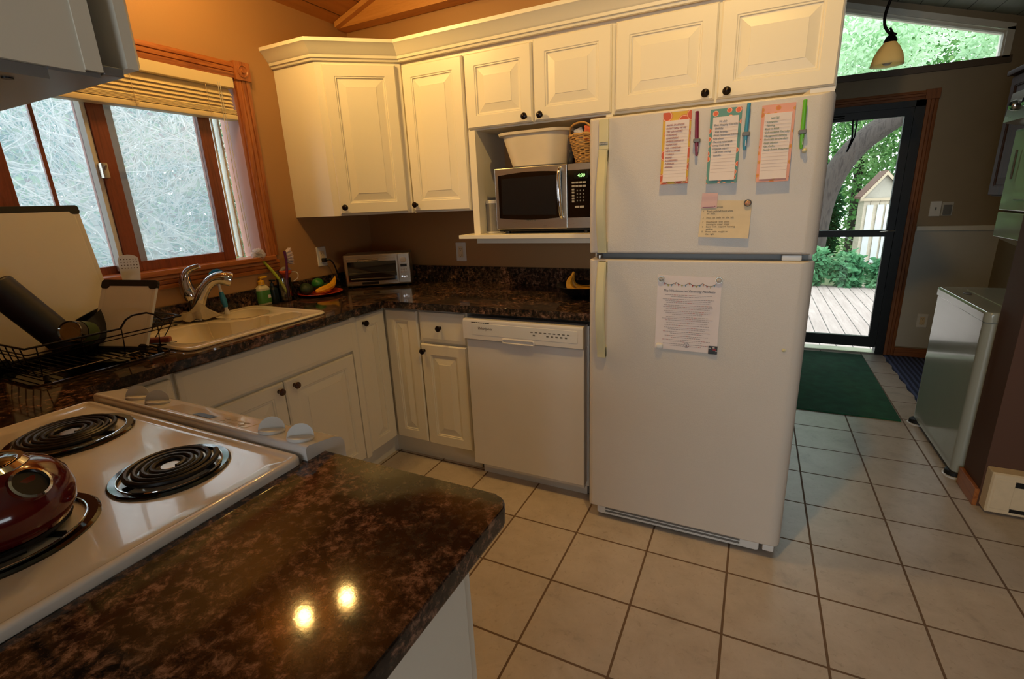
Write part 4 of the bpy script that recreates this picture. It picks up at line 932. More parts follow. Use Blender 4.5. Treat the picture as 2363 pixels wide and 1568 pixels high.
# sloping control panel in front
pf = [(-2.036, H-.02), (-2.036, H+.024), (-2.032, H+.029), (-2.026, H+.030), (-1.962, H+.018), (-1.946, H+.010), (-1.938, H-.004), (-1.938, H-.06), (-2.036, H-.06)]
cpan = MB().loops([[(x, y, z) for y, z in pf] for x in (.833, .840, 1.618, 1.626)]).build('control_panel', C['enamel'], rg, ang=50)
ps = math.atan2(-.012, .064)
PM = lambda x, y: Matrix.Translation((x, y, H+.030-(y+2.026)*.1875)) @ Matrix.Rotation(ps, 4, 'X')
for i, (x, y) in enumerate(((.975, -1.999), (1.062, -1.999), (1.492, -2.006), (1.580, -2.008))):
    km = MB().lathe([(.026, 0), (.027, .003), (.026, .006), (.020, .009)], 28).loops([[(cos(t)*.026, -.0045, .006+sin(t)*.028) for t in [pi*k/14 for k in range(15)]], [(cos(t)*.024, .0045, .006+sin(t)*.026) for t in [pi*k/14 for k in range(15)]]])
    km.xf(PM(x, y) @ Matrix.Rotation(.85, 4, 'Z')).build('knob', C['plas'], cpan)
MB().rings((-.150, -.034, .150, .012), [(0, 0), (.001, .001)], .004, 3, PM(1.275, -1.988)).build('glass_overlay', mat('off_white_overlay', '#d5cdbc', .12, coat=.6), cpan)
MB().box((-.032, -.011, .001), (.032, .008, .0016)).xf(PM(1.270, -2.008)).build('display', C['black'], cpan)
g_ = MB()
for i in range(4):
    for j in range(2): g_.addM(MB().lathe([(.009, .001), (.009, .0015)], 14, Matrix.Diagonal((1, .5, 1, 1))), PM(1.335+i*.022, -2.012+j*.014))
g_.build('touch_pads', mat('tan_button', '#a3957f', .4), cpan)
g_ = MB()
for (x, y) in ((.975, -2.025), (1.062, -2.025), (1.492, -2.028), (1.58, -2.028), (1.13, -2.01), (1.15, -2.0)):
    g_.addM(MB().box((-.006, -.001, .0003), (.006, .001, .0006)), PM(x, y))
g_.build('markings', C['greyp'], cpan)
iron = mat('burner_element', '#1b1a1b', .42, .3); drip = mat('black_porcelain', '#050505', .07, coat=.5)
def burner(cx, cy, r, label=None):
    b_ = MB().lathe([(r*.15, -.018), (r*.75, -.014), (r*.84, -.002), (r*.86, .0035), (r*.97, .004), (r, .001), (r*1.0, -.003)], 48, FZ(cx, cy, ZR-.003)).build('burner_bowl', drip, rg)
    MB().tube([(cx+r*.855*cos(2*pi*i/48), cy+r*.855*sin(2*pi*i/48), ZR+.0012) for i in range(48)], .0012, 5, closed=True).build('trim_ring', C['chrome'], b_)
    turns = 4.2 if r < .115 else 5.0; K = int(turns*26); r0 = r*.2; P = []
    for k in range(K+1):
        t = k/K; a0 = turns*2*pi*t; rr = r0+(r*.78-r0)*t; P.append((cx+rr*cos(a0), cy+rr*sin(a0), ZR+.009))
    m_ = MB(); m_.tube(P, .0054, 8)
    for a0 in (.5, .5+2*pi/3, .5+4*pi/3): m_.box((0, -.002, 0), (r*.8, .002, .005)) if False else m_.addM(MB().box((r*.05, -.0015, -.010), (r*.82, .0015, .002)), FZ(cx, cy, ZR+.002) @ Matrix.Rotation(a0, 4, 'Z'))
    m_.build('coil', iron, b_)
    MB().lathe([(r*.16, 0), (r*.16, .004), (r*.13, .0045)], 24, FZ(cx, cy, ZR+.004)).build('centre_cap', C['steel'], b_)
burner(1.033, -2.170, .117); burner(1.416, -2.172, .100); burner(1.375, -2.405, .124); burner(1.02, -2.44, .100)
# kettle on the near right burner
kx, ky, kz = 1.388, -2.400, ZR+.014
kt = thing('kettle', 'dark red enamel kettle standing on the near burner', 'kettle', (kx, ky, kz))
red = mat('dark_red_enamel', '#5b0f12', .12, coat=.6, var=.05)
MB().lathe([(.068, 0), (.08, .004), (.091, .022), (.0945, .045), (.089, .070), (.074, .091), (.054, .102), (.050, .103)], 44, FZ(kx, ky, kz)).build('body', red, kt)
MB().lathe([(.052, .096), (.053, .104), (.047, .111), (.041, .110), (.03, .115), (.001, .117)], 36, FZ(kx, ky, kz)).build('lid', C['chrome'], kt)
MB().lathe([(.040, .1115), (.03, .1165), (.001, .1185)], 30, FZ(kx, ky, kz)).build('lid_inset', C['blackg'], kt)
MB().lathe([(.009, .118), (.007, .127), (.014, .135), (.012, .143), (.001, .145)], 18, FZ(kx, ky, kz)).build('lid_knob', C['black'], kt)
dv = Vector((.72, .26, .64)).normalized(); p0 = Vector((kx+.050, ky+.015, kz+.062)); p1 = p0+dv*.04
sp = MB(); Mq = Matrix.Translation(p0) @ dv.to_track_quat('Z', 'Y').to_matrix().to_4x4()
sp.lathe([(.034, 0), (.028, .020), (.0235, .036), (.0215, .036), (.020, .01)], 28, Mq, True, True).build('spout', red, kt)
sp = MB().lathe([(.0235, .034), (.025, .036), (.025, .039), (.0215, .040), (.0205, .035)], 28, Mq, False, False).build('spout_rim', C['chrome'], kt)
MB().lathe([(.0212, .0345), (.001, .0348)], 24, Mq).build('spout_opening', C['black'], kt)
MB().tube([(kx-.075, ky-.0, kz+.105), (kx-.085, ky, kz+.17), (kx-.04, ky, kz+.215), (kx-.0, ky, kz+.215)], .008, 10, smooth=2).build('handle', C['black'], kt)

# range hood and the cabinet over it
dg = mat('grey_shadow_paint', '#b7b2ad', .45)
hc = thing('hood_cabinet', 'white cabinet above the range with hood beneath', 'cabinet', (1.21, -2.4, 1.60))
MB().box((.84, -2.668, 1.600), (1.588, -2.232, 2.30)).build('body', C['cab'], hc)
MB().box((.84, -2.232, 1.603), (1.590, -2.212, 2.30)).build('face_frame', C['cab'], hc)
door(hc, frame((1.590, -2.181, 1.614), (-1, 0, 0), (0, 1, 0)) @ Matrix.Translation((0, 0, -.0)), .37, .66); door(hc, frame((1.212, -2.181, 1.614), (-1, 0, 0), (0, 1, 0)), .37, .66)
hoodm = mat('grey_hood_metal', '#8e8f90', .35, .5)
hh = thing('range_hood', 'grey metal range hood under the cabinet above the stove', 'range hood', (1.21, -2.35, 1.53))
MB().box((.85, -2.66, 1.586), (1.582, -2.27, 1.5995)).box((.85, -2.27, 1.5965), (1.585, -2.214, 1.602)).build('shell', hoodm, hh)
MB().rbox((.85, -2.211, 1.601), (1.588, -2.186, 1.613), .002).build('front_band', hoodm, hh)
for x, y in ((1.553, -2.30), (1.50, -2.33)): MB().cyl((x, y, 1.5845), (x, y, 1.587), .006, n=12).build('screw_hole', C['black'], hh)

# ------------------------------------------------------------------ dish rack and what stands in it
wire = mat('dark_bronze_wire', '#1a1311', .3, .8)
ra0, ra1, rb0, rb1 = .115, .470, -2.02, -1.64
tr_ = MB().rings((.09, -2.04, .505, -1.600+.005-.04), [(0, H+.0005), (0, H+.006), (.003, H+.007), (.007, H+.003), (.05, H+.002)], .05, 6).build('draining_tray', glass('smoky_clear_plastic', (.80, .76, .70), .5)); tag(tr_, 'clear plastic draining tray under the dish rack', 'tray')
rk = thing('dish_rack', 'dark wire dish rack left of the sink', 'dish rack', (.29, -1.83, H+.005))
def rloop(z, o=0, hump=0, fl=0):
    P = []; 
    def hp(t): 
        u = (t-.16)/.28; return hump*(max(0, min(1, u*5, (1-u)*5)) if 0 < u < 1 else 0)
    n = 20
    for k in range(n): t = k/n; P.append((ra1+o, rb1+fl+(rb0-rb1-fl)*t, z+hp(t)))
    for k in range(6): t = k/6; P.append((ra1+o-(ra1-ra0+2*o)*t, rb0-o, z))
    for k in range(n): t = k/n; P.append((ra0-o, rb0+(rb1+fl-rb0)*t, z+hp(1-t)))
    for k in range(6): t = k/6; P.append((ra0-o+(ra1-ra0+2*o)*t, rb1+fl+o, z))
    return P
MB().tube(rloop(H+.118, .008, .036, .062), .0032, 8, closed=True).build('top_rail', wire, rk)
MB().tube(rloop(H+.098, .006, 0, .05), .0022, 6, closed=True).tube(rloop(H+.086, .004, 0, .045), .0018, 6, closed=True).build('side_rail', wire, rk)
MB().tube(rloop(H+.022, -.012), .0025, 6, closed=True).build('base_rail', wire, rk)
for k in range(4):
    y = rb1-.02-(rb1-rb0-.04)*k/3
    for x, s in ((ra1, 1), (ra0, -1)): MB().tube([(x+.006*s, y, H+.118), (x-.0*s, y, H+.07), (x-.012*s, y, H+.022)], .0018, 5).build('upright', wire, rk)
for k in range(7):
    x = ra0+.03+(ra1-ra0-.06)*k/6
    for y, s in ((rb1, 1), (rb0, -1)): MB().tube([(x, y+(.064 if s > 0 else -.006), H+.118), (x, y+(.03 if s > 0 else 0), H+.07), (x, y-.012*s, H+.022)], .0018, 5).build('upright', wire, rk)
fl2 = MB()
for k in range(18): y = rb0+.03+(rb1-rb0-.06)*k/14; fl2.tube([(ra0+.012, y, H+.022), (ra1-.012, y, H+.022)], .0018, 5)
fl2.build('floor_wires', wire, rk)
for x in (ra0+.02, ra1-.02):
    for y in (rb0+.03, rb1-.02): MB().lathe([(.008, 0), (.009, .004), (.006, .020)], 12, FZ(x, y, H+.004)).build('foot', C['rubber'], rk)
def board(name, label, Mb, w_, h_, t_, bar=True):
    p = thing(name, label, 'cutting board', Mb.translation)
    MB().rings((0, 0, w_, h_), [(0, 0), (0, t_*.6), (.002, t_), (.012, t_), (.014, t_-.001), (.018, t_-.001), (.02, t_)], .018, 5, Mb).build('board', mat('white_cutting_plastic', '#d6d2c4', .35, var=.02), p)
    for v0, v1 in ((h_-.022, h_+.001), (-.001, .016)):
        m_ = MB().rings((-.002, v0, w_+.002, v1), [(0, -.001), (0, t_+.0005), (.001, t_+.001)], .010, 4, Mb)
        for u in (-.002, w_-.030): m_.rings((u, v0-(.010 if v0 > .1 else -.010), u+.032, v1-(.010 if v0 > .1 else -.010)), [(0, -.0012), (0, t_+.0007), (.001, t_+.0012)], .010, 4, Mb)
        m_.build('grip_edge', C['rubber'], p)
    return p
A = Vector((.285, -1.795, H+.026)); B_ = Vector((.468, -1.71, H+.026))
rt = (B_-A).normalized(); ov = Vector((rt.y, -rt.x, 0)); tl_ = math.radians(27)
up0 = Vector((0, 0, 1)); upb = (up0*cos(tl_)-ov*sin(tl_)); outb = (ov*cos(tl_)+up0*sin(tl_))
upb = (upb*cos(.05)+rt*sin(.05)).normalized(); rtb = upb.cross(outb).normalized()
board('cutting_board', 'small white cutting board with black edges standing in the dish rack', frame(A, rtb, outb, upb), .207, .262, .009)
tl2 = math.atan2(.10, .51); Mbig = frame((.155, -2.0, H+.01), (0, 1, 0), (cos(tl2), 0, sin(tl2)), (-sin(tl2), 0, cos(tl2)))
board('cutting_board', 'large white cutting board leaning against the window casing', Mbig, .375, .53, .010)
o = MB().tube([(.315, -1.845, H+.05), (.285, -1.905, 1.12), (.25, -1.972, 1.232)], [.050, .051, .050], 28).build('dark_tumbler', C['navy']); 
bo = thing('insulated_bottle', 'dark navy cylinder bottle leaning upside down in the dish rack', 'bottle', (.315, -1.845, H+.03)); bpy.data.objects.remove(o)
ax0, ax1 = Vector((.335, -1.862, H+.065)), Vector((.245, -1.975, 1.232)); dd_ = (ax1-ax0); Lq = dd_.length
Mt = Matrix.Translation(ax0) @ dd_.to_track_quat('Z', 'Y').to_matrix().to_4x4()
MB().lathe([(.044, 0), (.048, .004), (.049, Lq-.006), (.047, Lq-.001), (.040, Lq)], 36, Mt).build('body', C['navy'], bo)
MB().lathe([(.040, Lq), (.043, Lq+.003), (.036, Lq+.004), (.001, Lq+.001)], 36, Mt).build('metal_base', C['steel'], bo)
# glass tumbler lying in the rack
ax0 = Vector((.405, -1.885, 1.070)); dd_ = Vector((-.10, .13, -.055)).normalized(); Mt = Matrix.Translation(ax0) @ dd_.to_track_quat('Z', 'Y').to_matrix().to_4x4()
gl = thing('glass_tumbler', 'glass tumbler with green sides lying in the dish rack', 'glass', (.37, -1.84, H+.04))
MB().lathe([(.001, .004), (.030, .003), (.034, 0), (.036, .004), (.040, .085), (.038, .085), (.034, .006), (.001, .007)], 32, Mt).build('glass_wall', glass('tumbler_glass', (.75, .70, .62), .6), gl)
MB().lathe([(.0385, .03), (.0402, .083)], 32, Mt, False, False).build('green_band', mat('green_print', '#2f4a22', .3), gl)
# pot with a long handle
po = thing('saucepan', 'black saucepan with long black handle in the dish rack', 'pan', (.26, -1.82, H+.03))
MB().lathe([(.085, 0), (.09, .006), (.092, .085), (.096, .088), (.089, .087), (.084, .010), (.001, .008)], 36, Matrix.Translation((.245, -1.76, H+.045)) @ Matrix.Rotation(.45, 4, 'X') @ Matrix.Rotation(-.2, 4, 'Y')).build('pot', C['black'], po)
MB().tube([(.30, -1.82, H+.105), (.30, -1.87, H+.135), (.29, -1.93, H+.165)], [.012, .011, .013], 10, smooth=1).build('handle', C['black'], po)
o = MB().rbox((-.012, -.06, -.01), (.012, .05, .01), .006, 3).xf(Matrix.Translation((.43, -1.655, H+.040)) @ Matrix.Rotation(-.9, 4, 'Z')).build('wooden_handle_tool', mat('reddish_wood', '#8a4028', .35, coat=.3)); o.name = 'wooden_handle'
tag(o, 'reddish wooden tool handle lying in the right end of the dish rack', 'utensil')
wh = MB()
for k in range(6): 
    a0 = pi*k/6; wh.tube([(.36+.028*cos(t)*cos(a0), -1.665+.028*cos(t)*sin(a0), H+.085+.022*sin(t)) for t in [2*pi*j/16 for j in range(16)]], .0014, 5, closed=True)
o = wh.build('strainer', C['chrome']); tag(o, 'small chrome wire whisk head in the right end of the dish rack', 'utensil')
o = MB().rings((-.05, -.003, .05, .003), [(0, 0), (0, .09), (.002, .1)], .003, 2, Matrix.Translation((.25, -1.68, H+.03)) @ Matrix.Rotation(.2, 4, 'Z')).build('steel_lid', C['steel']); bpy.data.objects.remove(o)
# white perforated spatula standing behind
sp_ = thing('slotted_turner', 'white perforated turner standing upright behind the small cutting board', 'utensil', (.19, -1.63, H+.03))
turn = [(x, z) for x, z in [(-.020, 0), (-.029, .02), (-.033, .06), (-.033, .105)]+[(.033*cos(t)*1.0, .105+.018*sin(t)) for t in [pi-pi*k/8 for k in range(1, 8)]]+[(.033, .105), (.033, .06), (.029, .02), (.020, 0)]]
SM = frame((.15, -1.55, 1.155), (.30, .954, 0), (.954, -.30, 0)) @ Matrix.Rotation(-.06, 4, 'Z')
tb = MB().prism(turn, 0, .003).xf(SM).build('blade', C['plas'], sp_)
hl2 = MB()
for i in range(6):
    for j in range(4): hl2.addM(MB().lathe([(.0022, .0028), (.0022, .0036)], 8, FZ(-.024+i*.0098, .070+j*.0115, 0)), SM)
hl2.build('holes', mat('hole_brown', '#6b5a48', .6), tb)
MB().tube([(.155, -1.552, 1.155), (.17, -1.57, 1.06), (.19, -1.60, H+.03)], [.010, .007, .007], 10).build('handle', C['plas'], sp_)

# ------------------------------------------------------------------ laundry hall
dr1 = thing('door_1', 'black framed glass storm door to the deck', 'door', (2.98, YD, 0)); del dr1['category']; struct(dr1)
blk = mat('black_door_frame', '#0b0a09', .45)
def fr_(x0, x1, z0, z1, gx0, gx1, gz, y0, y1):
    m_ = MB(); m_.box((x0, y0, z0), (gx0, y1, z1)).box((gx1, y0, z0), (x1, y1, z1)); zz = [z0]+[v for g in gz for v in g]+[z1]
    for k in range(0, len(zz), 2): m_.box((gx0, y0, zz[k]), (gx1, y1, zz[k+1]))
    return m_
pn = fr_(2.53, 3.40, .058, 1.985, 2.62, 3.347, [(.150, 1.008), (1.062, 1.925)], YD+.012, YD+.05).build('panel', blk, dr1)
MB().box((2.62, YD+.028, .150), (3.347, YD+.032, 1.925)).build('glazing', C['glass'], dr1)
MB().box((2.50, YD-.0, 0), (2.53, YD+.1, 2.03)).box((3.402, YD-.002, 0), (3.463, YD+.1, 2.03)).box((2.5, YD-.002, 1.985), (3.463, YD+.1, 2.03)).build('frame', blk, dr1)
MB().box((2.53, YD-.01, 0), (3.402, YD+.12, .014)).build('threshold', C['steel'], dr1)
MB().tube([(3.30, YD+.004, 1.045), (3.35, YD-.03, 1.052), (3.40, YD-.03, 1.058)], [.007, .006, .005], 8).build('handle', C['steel'], dr1)
MB().tube([(3.01, YD+.006, 1.93), (3.02, YD-.005, 1.80), (2.995, YD-.005, 1.69)], .007, 8).tube([(3.04, YD+.006, 1.93), (3.035, YD-.005, 1.80), (3.0, YD-.005, 1.70)], .006, 8).build('pull_strap', C['black'], dr1)
MB().cyl((2.70, YD+.0, 1.955), (2.95, YD+.0, 1.955), .014, n=14).build('closer', C['black'], dr1)
cs = thing('trim_5', 'brown wood casing around the glass door', 'trim', (3.5, YD, 0)); del cs['category']; struct(cs)
strip(casing_profile(.07), (3.463, YD, 0), (3.463, YD, 2.03), (1, 0, 0), (0, -1, 0)).build('side_casing', C['oakz2'], cs)
strip(casing_profile(.06), (2.45, YD, 2.031), (3.45, YD, 2.031), (0, 0, 1), (0, -1, 0)).build('head_casing', C['oakx'], cs)
MB().rbox((3.448, YD, 2.026), (3.537, YD-.028, 2.096), .003).build('corner_block', C['oakz2'], cs)
w2 = thing('window_2', 'sloping clerestory window above the glass door', 'window', (2.9, YD, 2.25)); del w2['category']; struct(w2)
def ws(p0, p1, wd, y0, y1):
    (x0, z0), (x1, z1) = p0, p1; return wallpoly([(x0, z0), (x1, z1), (x1, z1+wd), (x0, z0+wd)], y0, y1)
ws((2.0, 3.005), (3.885, 2.418), .04, YD-.018, YD).build('head_trim', C['white'], w2)
ws((2.0, 2.985), (3.86, 2.405), .022, YD+.005, YD+.08).build('head_stop', C['white'], w2)
MB().box((3.845, YD-.018, 2.25), (3.885, YD, 2.44)).box((3.835, YD, 2.25), (3.86, YD+.08, 2.43)).build('side_trim', C['white'], w2)
MB().box((2.0, YD-.018, 2.215), (3.90, YD, 2.262)).build('sill_trim', mat('brown_sill', '#5a4a3a', .5), w2)
wallpoly([(2.0, 2.262), (3.84, 2.262), (3.84, 2.42), (2.0, 2.99)], YD+.04, YD+.046).build('pane', C['glass'], w2)
# switches
sw = thing('light_switch', 'white light switch plate beside the thermostat on the far wall', 'switch', (3.64, YD, 1.16))
MB().rings((-.035, -.057, .035, .057), [(0, 0), (0, .004), (.003, .007)], .004, 3, FY(3.635, YD, 1.222)).build('cover_plate', C['plas'], sw)
MB().rbox((3.631, YD-.006, 1.212), (3.641, YD-.016, 1.234), .002).build('toggle', C['greyp'], sw)
sw = thing('wall_timer', 'grey wall dimmer box right of the light switch', 'switch', (3.705, YD, 1.17))
MB().rbox((3.672, YD, 1.168), (3.742, YD-.012, 1.272), .003).build('cover_plate', C['panel'], sw)
MB().rbox((3.682, YD-.012, 1.176), (3.732, YD-.024, 1.250), .003).build('slider', C['greyp'], sw)
outlet(FY(3.686, YD-.008, .322), 'white outlet low on the grey wainscot')
# rugs
def rug(name, label, poly, m, z=.009):
    o = MB().prism(poly, .0005, z).build(name, m); return tag(o, label, 'rug')
gr_ = mat('green_rib_carpet', '#1c5538', .95, var=.22, vs=14, bump=1.0, bs=260)
rug('door_mat', 'dark green rectangular mat in front of the glass door', [(2.3, .893), (3.292, .893), (3.300, 2.315), (2.3, 2.315)], gr_)
def striped(name, c1, c2, sc):
    m, t, b = nt(name); vec = coords(t); wv_ = N(t, 'ShaderNodeTexWave', Scale=sc, Distortion=1.0); wv_.bands_direction = 'X'; t.links.new(vec, wv_.inputs['Vector'])
    r = ramp(t, [(.3, c1), (.8, c2)]); t.links.new(wv_.outputs['Fac'], r.inputs['Fac']); t.links.new(r.outputs[0], b.inputs['Base Color']); b.inputs['Roughness'].default_value = .95; return m
rug('rag_rug', 'blue striped woven rug beside the washing machine', [(3.46+.008*sin(k*1.7), 2.362-1.45*k/24) for k in range(25)]+[(3.98, .915), (3.98, 2.362)], striped('blue_rag_weave', '#1b2444', '#4a5680', 9))
# laundry centre
la = thing('laundry_center', 'white stacked washer and dryer against the right wall', 'laundry unit', (3.7, .59, 0))
gw = mat('greenish_white_enamel', '#a4a9a0', .16, coat=.4, var=.01)
wx, wy0, wy1 = 3.352, .225, .940
MB().rings((wx, wy0, 4.03, wy1), [(.004, .035), (0, .04), (0, .795)], .035, 6).build('washer_cabinet', gw, la)
lid = MB().rings((wx-.004, wy0-.004, 4.03, wy1+.004), [(.004, .795), (0, .800), (0, .834), (.004, .842), (.008, .845), (.03, .846)], .03, 6).build('washer_top', gw, la)
MB().rings((3.45, .33, 3.80, .85), [(0, .845), (0, .848), (.004, .850)], .02, 4).build('washer_lid', gw, la)
MB().lathe([(.03, 0), (.032, .004), (.02, .007)], 24, Matrix.Translation((3.415, .70, .847)) @ Matrix.Diagonal((.5, 1, 1, 1))).build('lid_latch', C['greyp'], la)
dx = 3.545
MB().rbox((dx, .235, 1.262), (4.03, .955, 1.665), .008, 3).build('dryer_cabinet', gw, la)
MB().rbox((dx, .235, 1.125), (4.03, .955, 1.255), .006, 2).build('dryer_lower_panel', gw, la)
ddr = MB().rings((-.80, 1.318, -.28, 1.62), [(0, 0), (0, .006), (.004, .010), (.010, .010)], .02, 4, frame((dx, 0, 0), (0, -1, 0), (-1, 0, 0))).build('dryer_door', gw, la)
MB().rbox((dx-.016, .845, 1.42), (dx-.008, .86, 1.56), .003).build('door_handle', mat('brown_handle_recess', '#5c5240', .4), la)
cpd = MB().prism([(3.488, 1.700), (3.60, 1.672), (3.60, 1.84), (3.502, 1.838)], -.955, -.235).xf(Matrix(((1, 0, 0, 0), (0, 0, -1, 0), (0, 1, 0, 0), (0, 0, 0, 1)))).build('control_panel', C['steel'], la)
for y in (.865, .72): MB().lathe([(.026, 0), (.024, .012), (.019, .02), (.001, .021)], 24, frame((3.493, y, 1.772), (0, -1, 0), (-1, 0, 0))).build('dial', C['chrome'], cpd)
MB().box((3.487, .74, 1.768), (3.49, .90, 1.776)).build('dial_marks', C['black'], cpd)
MB().prism([(dx+.002, 1.125), (3.80, .99), (3.80, .845), (3.84, .845), (3.95, 1.125)], -.945, -.245).xf(Matrix(((1, 0, 0, 0), (0, 0, -1, 0), (0, 1, 0, 0), (0, 0, 0, 1)))).build('sloping_support', gw, la)
for i, (x, y) in enumerate(((3.375, .90), (3.385, .27))):
    o = MB().lathe([(.052, 0), (.054, .008), (.050, .010)], 30, Matrix.Translation((x, y, 0)) @ Matrix.Diagonal((1, .9, 1, 1))).build('pad_rim', C['plas'])
    o.name = 'vibration_pad'; tag(o, ['black and white round pad under the far corner of the washer', 'black and white round pad under the near corner of the washer'][i], 'pad', 'pads under the washer corners')
    MB().lathe([(.047, .010), (.045, .030), (.040, .034)], 30, Matrix.Translation((x, y, 0)) @ Matrix.Diagonal((1, .9, 1, 1))).build('rubber_top', C['rubber'], o) if False else None
    pp = MB().lathe([(.047, .010), (.045, .030), (.040, .034)], 30, Matrix.Translation((x, y, 0)) @ Matrix.Diagonal((1, .9, 1, 1)))
    ORG[o.name] = Vector(o.location); pp.build('rubber_top', C['rubber'], o)
for y in (.9, .27): MB().cyl((3.97, y, 0), (3.97, y, .037), .02, n=12).build('foot', C['rubber'], la)
DK = wood('dark_oak_cabinet', '#35190c', '#48240f', 2, rough=.7, coat=0)
oc = thing('oak_wall_cabinet', 'dark oak wall cabinet beyond the stacked dryer', 'cabinet', (3.9, 1.45, 1.32))
MB().box((3.742, 1.10, 1.32), (4.049, 1.72, 2.03)).build('body', DK, oc)
door_mb(.60, .70).xf(FXN(3.7415, 1.715, 1.325)).build('door', DK, oc, ang=12)
MB().rbox((3.70, 1.08, 2.03), (4.049, 1.74, 2.06), .006).build('crown', DK, oc)
# baseboard heater on the partition
ht = thing('baseboard_heater', 'white electric baseboard heater at the foot of the right wall', 'heater', (3.9, -.03, 0))
MB().rings((3.392, .012, 4.6, .205), [(0, 0), (0, .055), (.006, .062), (.012, .062)], .006, 3, frame((0, -.001, 0), (1, 0, 0), (0, -1, 0))).build('housing', C['cream'], ht)
MB().box((3.47, -.0632, .150), (4.55, -.0645, .175)).box((3.47, -.0632, .028), (4.55, -.0645, .045)).build('air_slots', C['black'], ht)
MB().rings((3.405, .035, 3.47, .180), [(0, 0), (.002, .0015)], .004, 3, frame((0, -.063, 0), (1, 0, 0), (0, -1, 0))).build('end_cover', C['cream'], ht)
# pendant lamp
pl = thing('pendant_lamp', 'bronze arm lamp with amber glass bell shade in front of the high window', 'lamp', (2.99, 1.2, 2.08))
MB().lathe([(.083, 0), (.081, .008), (.070, .055), (.050, .095), (.028, .122), (.022, .128), (.025, .122), (.046, .092), (.066, .052), (.078, .006)], 36, FZ(2.99, 1.2, 2.088), False, False).build('lamp_shade', screen_mat('amber_glass', .96, '#d2c59a'), pl)
MB().lathe([(.030, .120), (.034, .126), (.026, .145), (.014, .158), (.010, .172)], 20, FZ(2.99, 1.2, 2.088)).build('socket', C['knob'], pl)
MB().tube([(2.99, 1.2, 2.25), (2.975, 1.2, 2.262), (2.95, 1.2, 2.30), (2.945, 1.2, 2.36), (2.965, 1.2, 2.44), (2.99, 1.2, 2.52), (2.99, 1.2, 2.76)], .008, 10, smooth=2).tube([(3.015, 1.2, 2.245), (2.995, 1.2, 2.255), (2.98, 1.2, 2.285)], .006, 8, smooth=1).build('arm', C['knob'], pl)
MB().lathe([(.06, 0), (.055, -.015), (.02, -.03)], 24, FZ(2.99, 1.2, zc(2.99)-.006)).build('canopy', C['knob'], pl)
MB().sphere((2.99, 1.2, 2.115), .028, 16, 10).build('bulb', C['plas'], pl)

# ------------------------------------------------------------------ kitchen ceiling lamps (their own light)
def ceiling_light(x, y, z, label, power, aim, r=.033, col=(1, .62, .19)):
    p = thing('ceiling_spotlight', label, 'lamp', (x, y, z)); zt = zc(x)
    MB().lathe([(.05, 0), (.05, -.02), (.012, -.03), (.012, -(zt-z)+.055), (.03, -(zt-z)+.045), (.034, -(zt-z)+.03)], 24, FZ(x, y, zt-.006)).build('stem', C['steel'], p)
    MB().sphere((x, y, z), r, 20, 12).build('bulb', M['bulb'], p)
    # reflector lamp: most of its light is thrown towards the cabinets
    d = (Vector(aim)-Vector((x, y, z))).normalized()
    l = bpy.data.lights.new('spot', 'SPOT'); l.energy = power; l.color = col; l.shadow_soft_size = .03; l.spot_size = math.radians(125); l.spot_blend = 1.0
    lo = bpy.data.objects.new('reflector_beam', l); S.collection.objects.link(lo); lo.location = d*(r+.005); lo.rotation_euler = d.to_track_quat('-Z', 'Y').to_euler(); lo.parent = p
    return p
ceiling_light(.436, -1.294, 2.50, 'bare warm bulb lamp on the ceiling nearest the window', 12, (.8, -.35, 1.9))
ceiling_light(.548, -1.103, 2.50, 'bare warm bulb lamp on the ceiling nearest the corner cabinet', 12, (1.3, -.3, 1.9))
ceiling_light(2.25, -1.45, 2.80, 'bare warm bulb lamp on the ceiling in front of the refrigerator', 30, (2.1, -.4, 1.75), .024)

# ------------------------------------------------------------------ outside
def leaves(name, parent, c, rad, n, size, m, seed, shell=.35, org=None):
    rnd = random.Random(seed); mb = MB(); vs = []; fs = []
    for i in range(n):
        d = Vector((rnd.gauss(0, 1), rnd.gauss(0, 1), rnd.gauss(0, 1))).normalized(); k = shell+(1-shell)*rnd.random()**.5
        p = Vector((c[0]+d.x*rad[0]*k, c[1]+d.y*rad[1]*k, c[2]+d.z*rad[2]*k))
        a0 = Vector((rnd.gauss(0, 1), rnd.gauss(0, 1), rnd.gauss(-.4, .6))).normalized(); b0 = a0.orthogonal().normalized(); b0 = (b0*cos(i)+a0.cross(b0)*sin(i)); nn = a0.cross(b0)
        s = size*rnd.uniform(.6, 1.3); q = len(vs)
        vs += [p, p+a0*s*.35+b0*s*.24+nn*s*.05, p+a0*s*.75+b0*s*.17, p+a0*s, p+a0*s*.75-b0*s*.17, p+a0*s*.35-b0*s*.24+nn*s*.05]
        fs += [(q, q+1, q+2, q+3), (q, q+3, q+4, q+5)]
    mb.v = vs; mb.f = fs
    return mb.build(name, m, parent, smooth=False)
s_(MB().box((-14, -8, -.62), (XL-.3, 14, -.6)), 'ground', mat('lawn', '#4f6b35', .9, var=.3), 'grass outside the kitchen window')
s_(MB().box((XL-.3, 2.6, -.62), (18, 22, -.6)), 'ground_garden', mat('garden_soil', '#55613a', .9, var=.3), 'grass beyond the deck')
s_(MB().box((1.0, 2.53, -.19), (7.0, 6.9, -.15)), 'deck', planks('weathered_deck_boards', 0, .145, '#93857d', '#aea199', .05, .7, .02), 'weathered grey deck boards outside the glass door')
bark = wood('grey_bark', '#2b2622', '#443d37', 2, 8, .95, 0)
T1 = thing('big_tree', 'thick leaning grey tree trunk seen through the glass door', 'tree', (3.1, 6.6, -.6))
MB().tube([(3.25, 7.3, -.6), (3.27, 7.25, .6), (3.35, 7.2, 1.35), (3.55, 7.15, 1.85), (3.85, 7.1, 2.20), (4.4, 7.1, 2.55), (4.9, 7.4, 2.9)], [.26, .20, .18, .17, .16, .13, .10], 16, smooth=2).build('trunk', bark, T1)
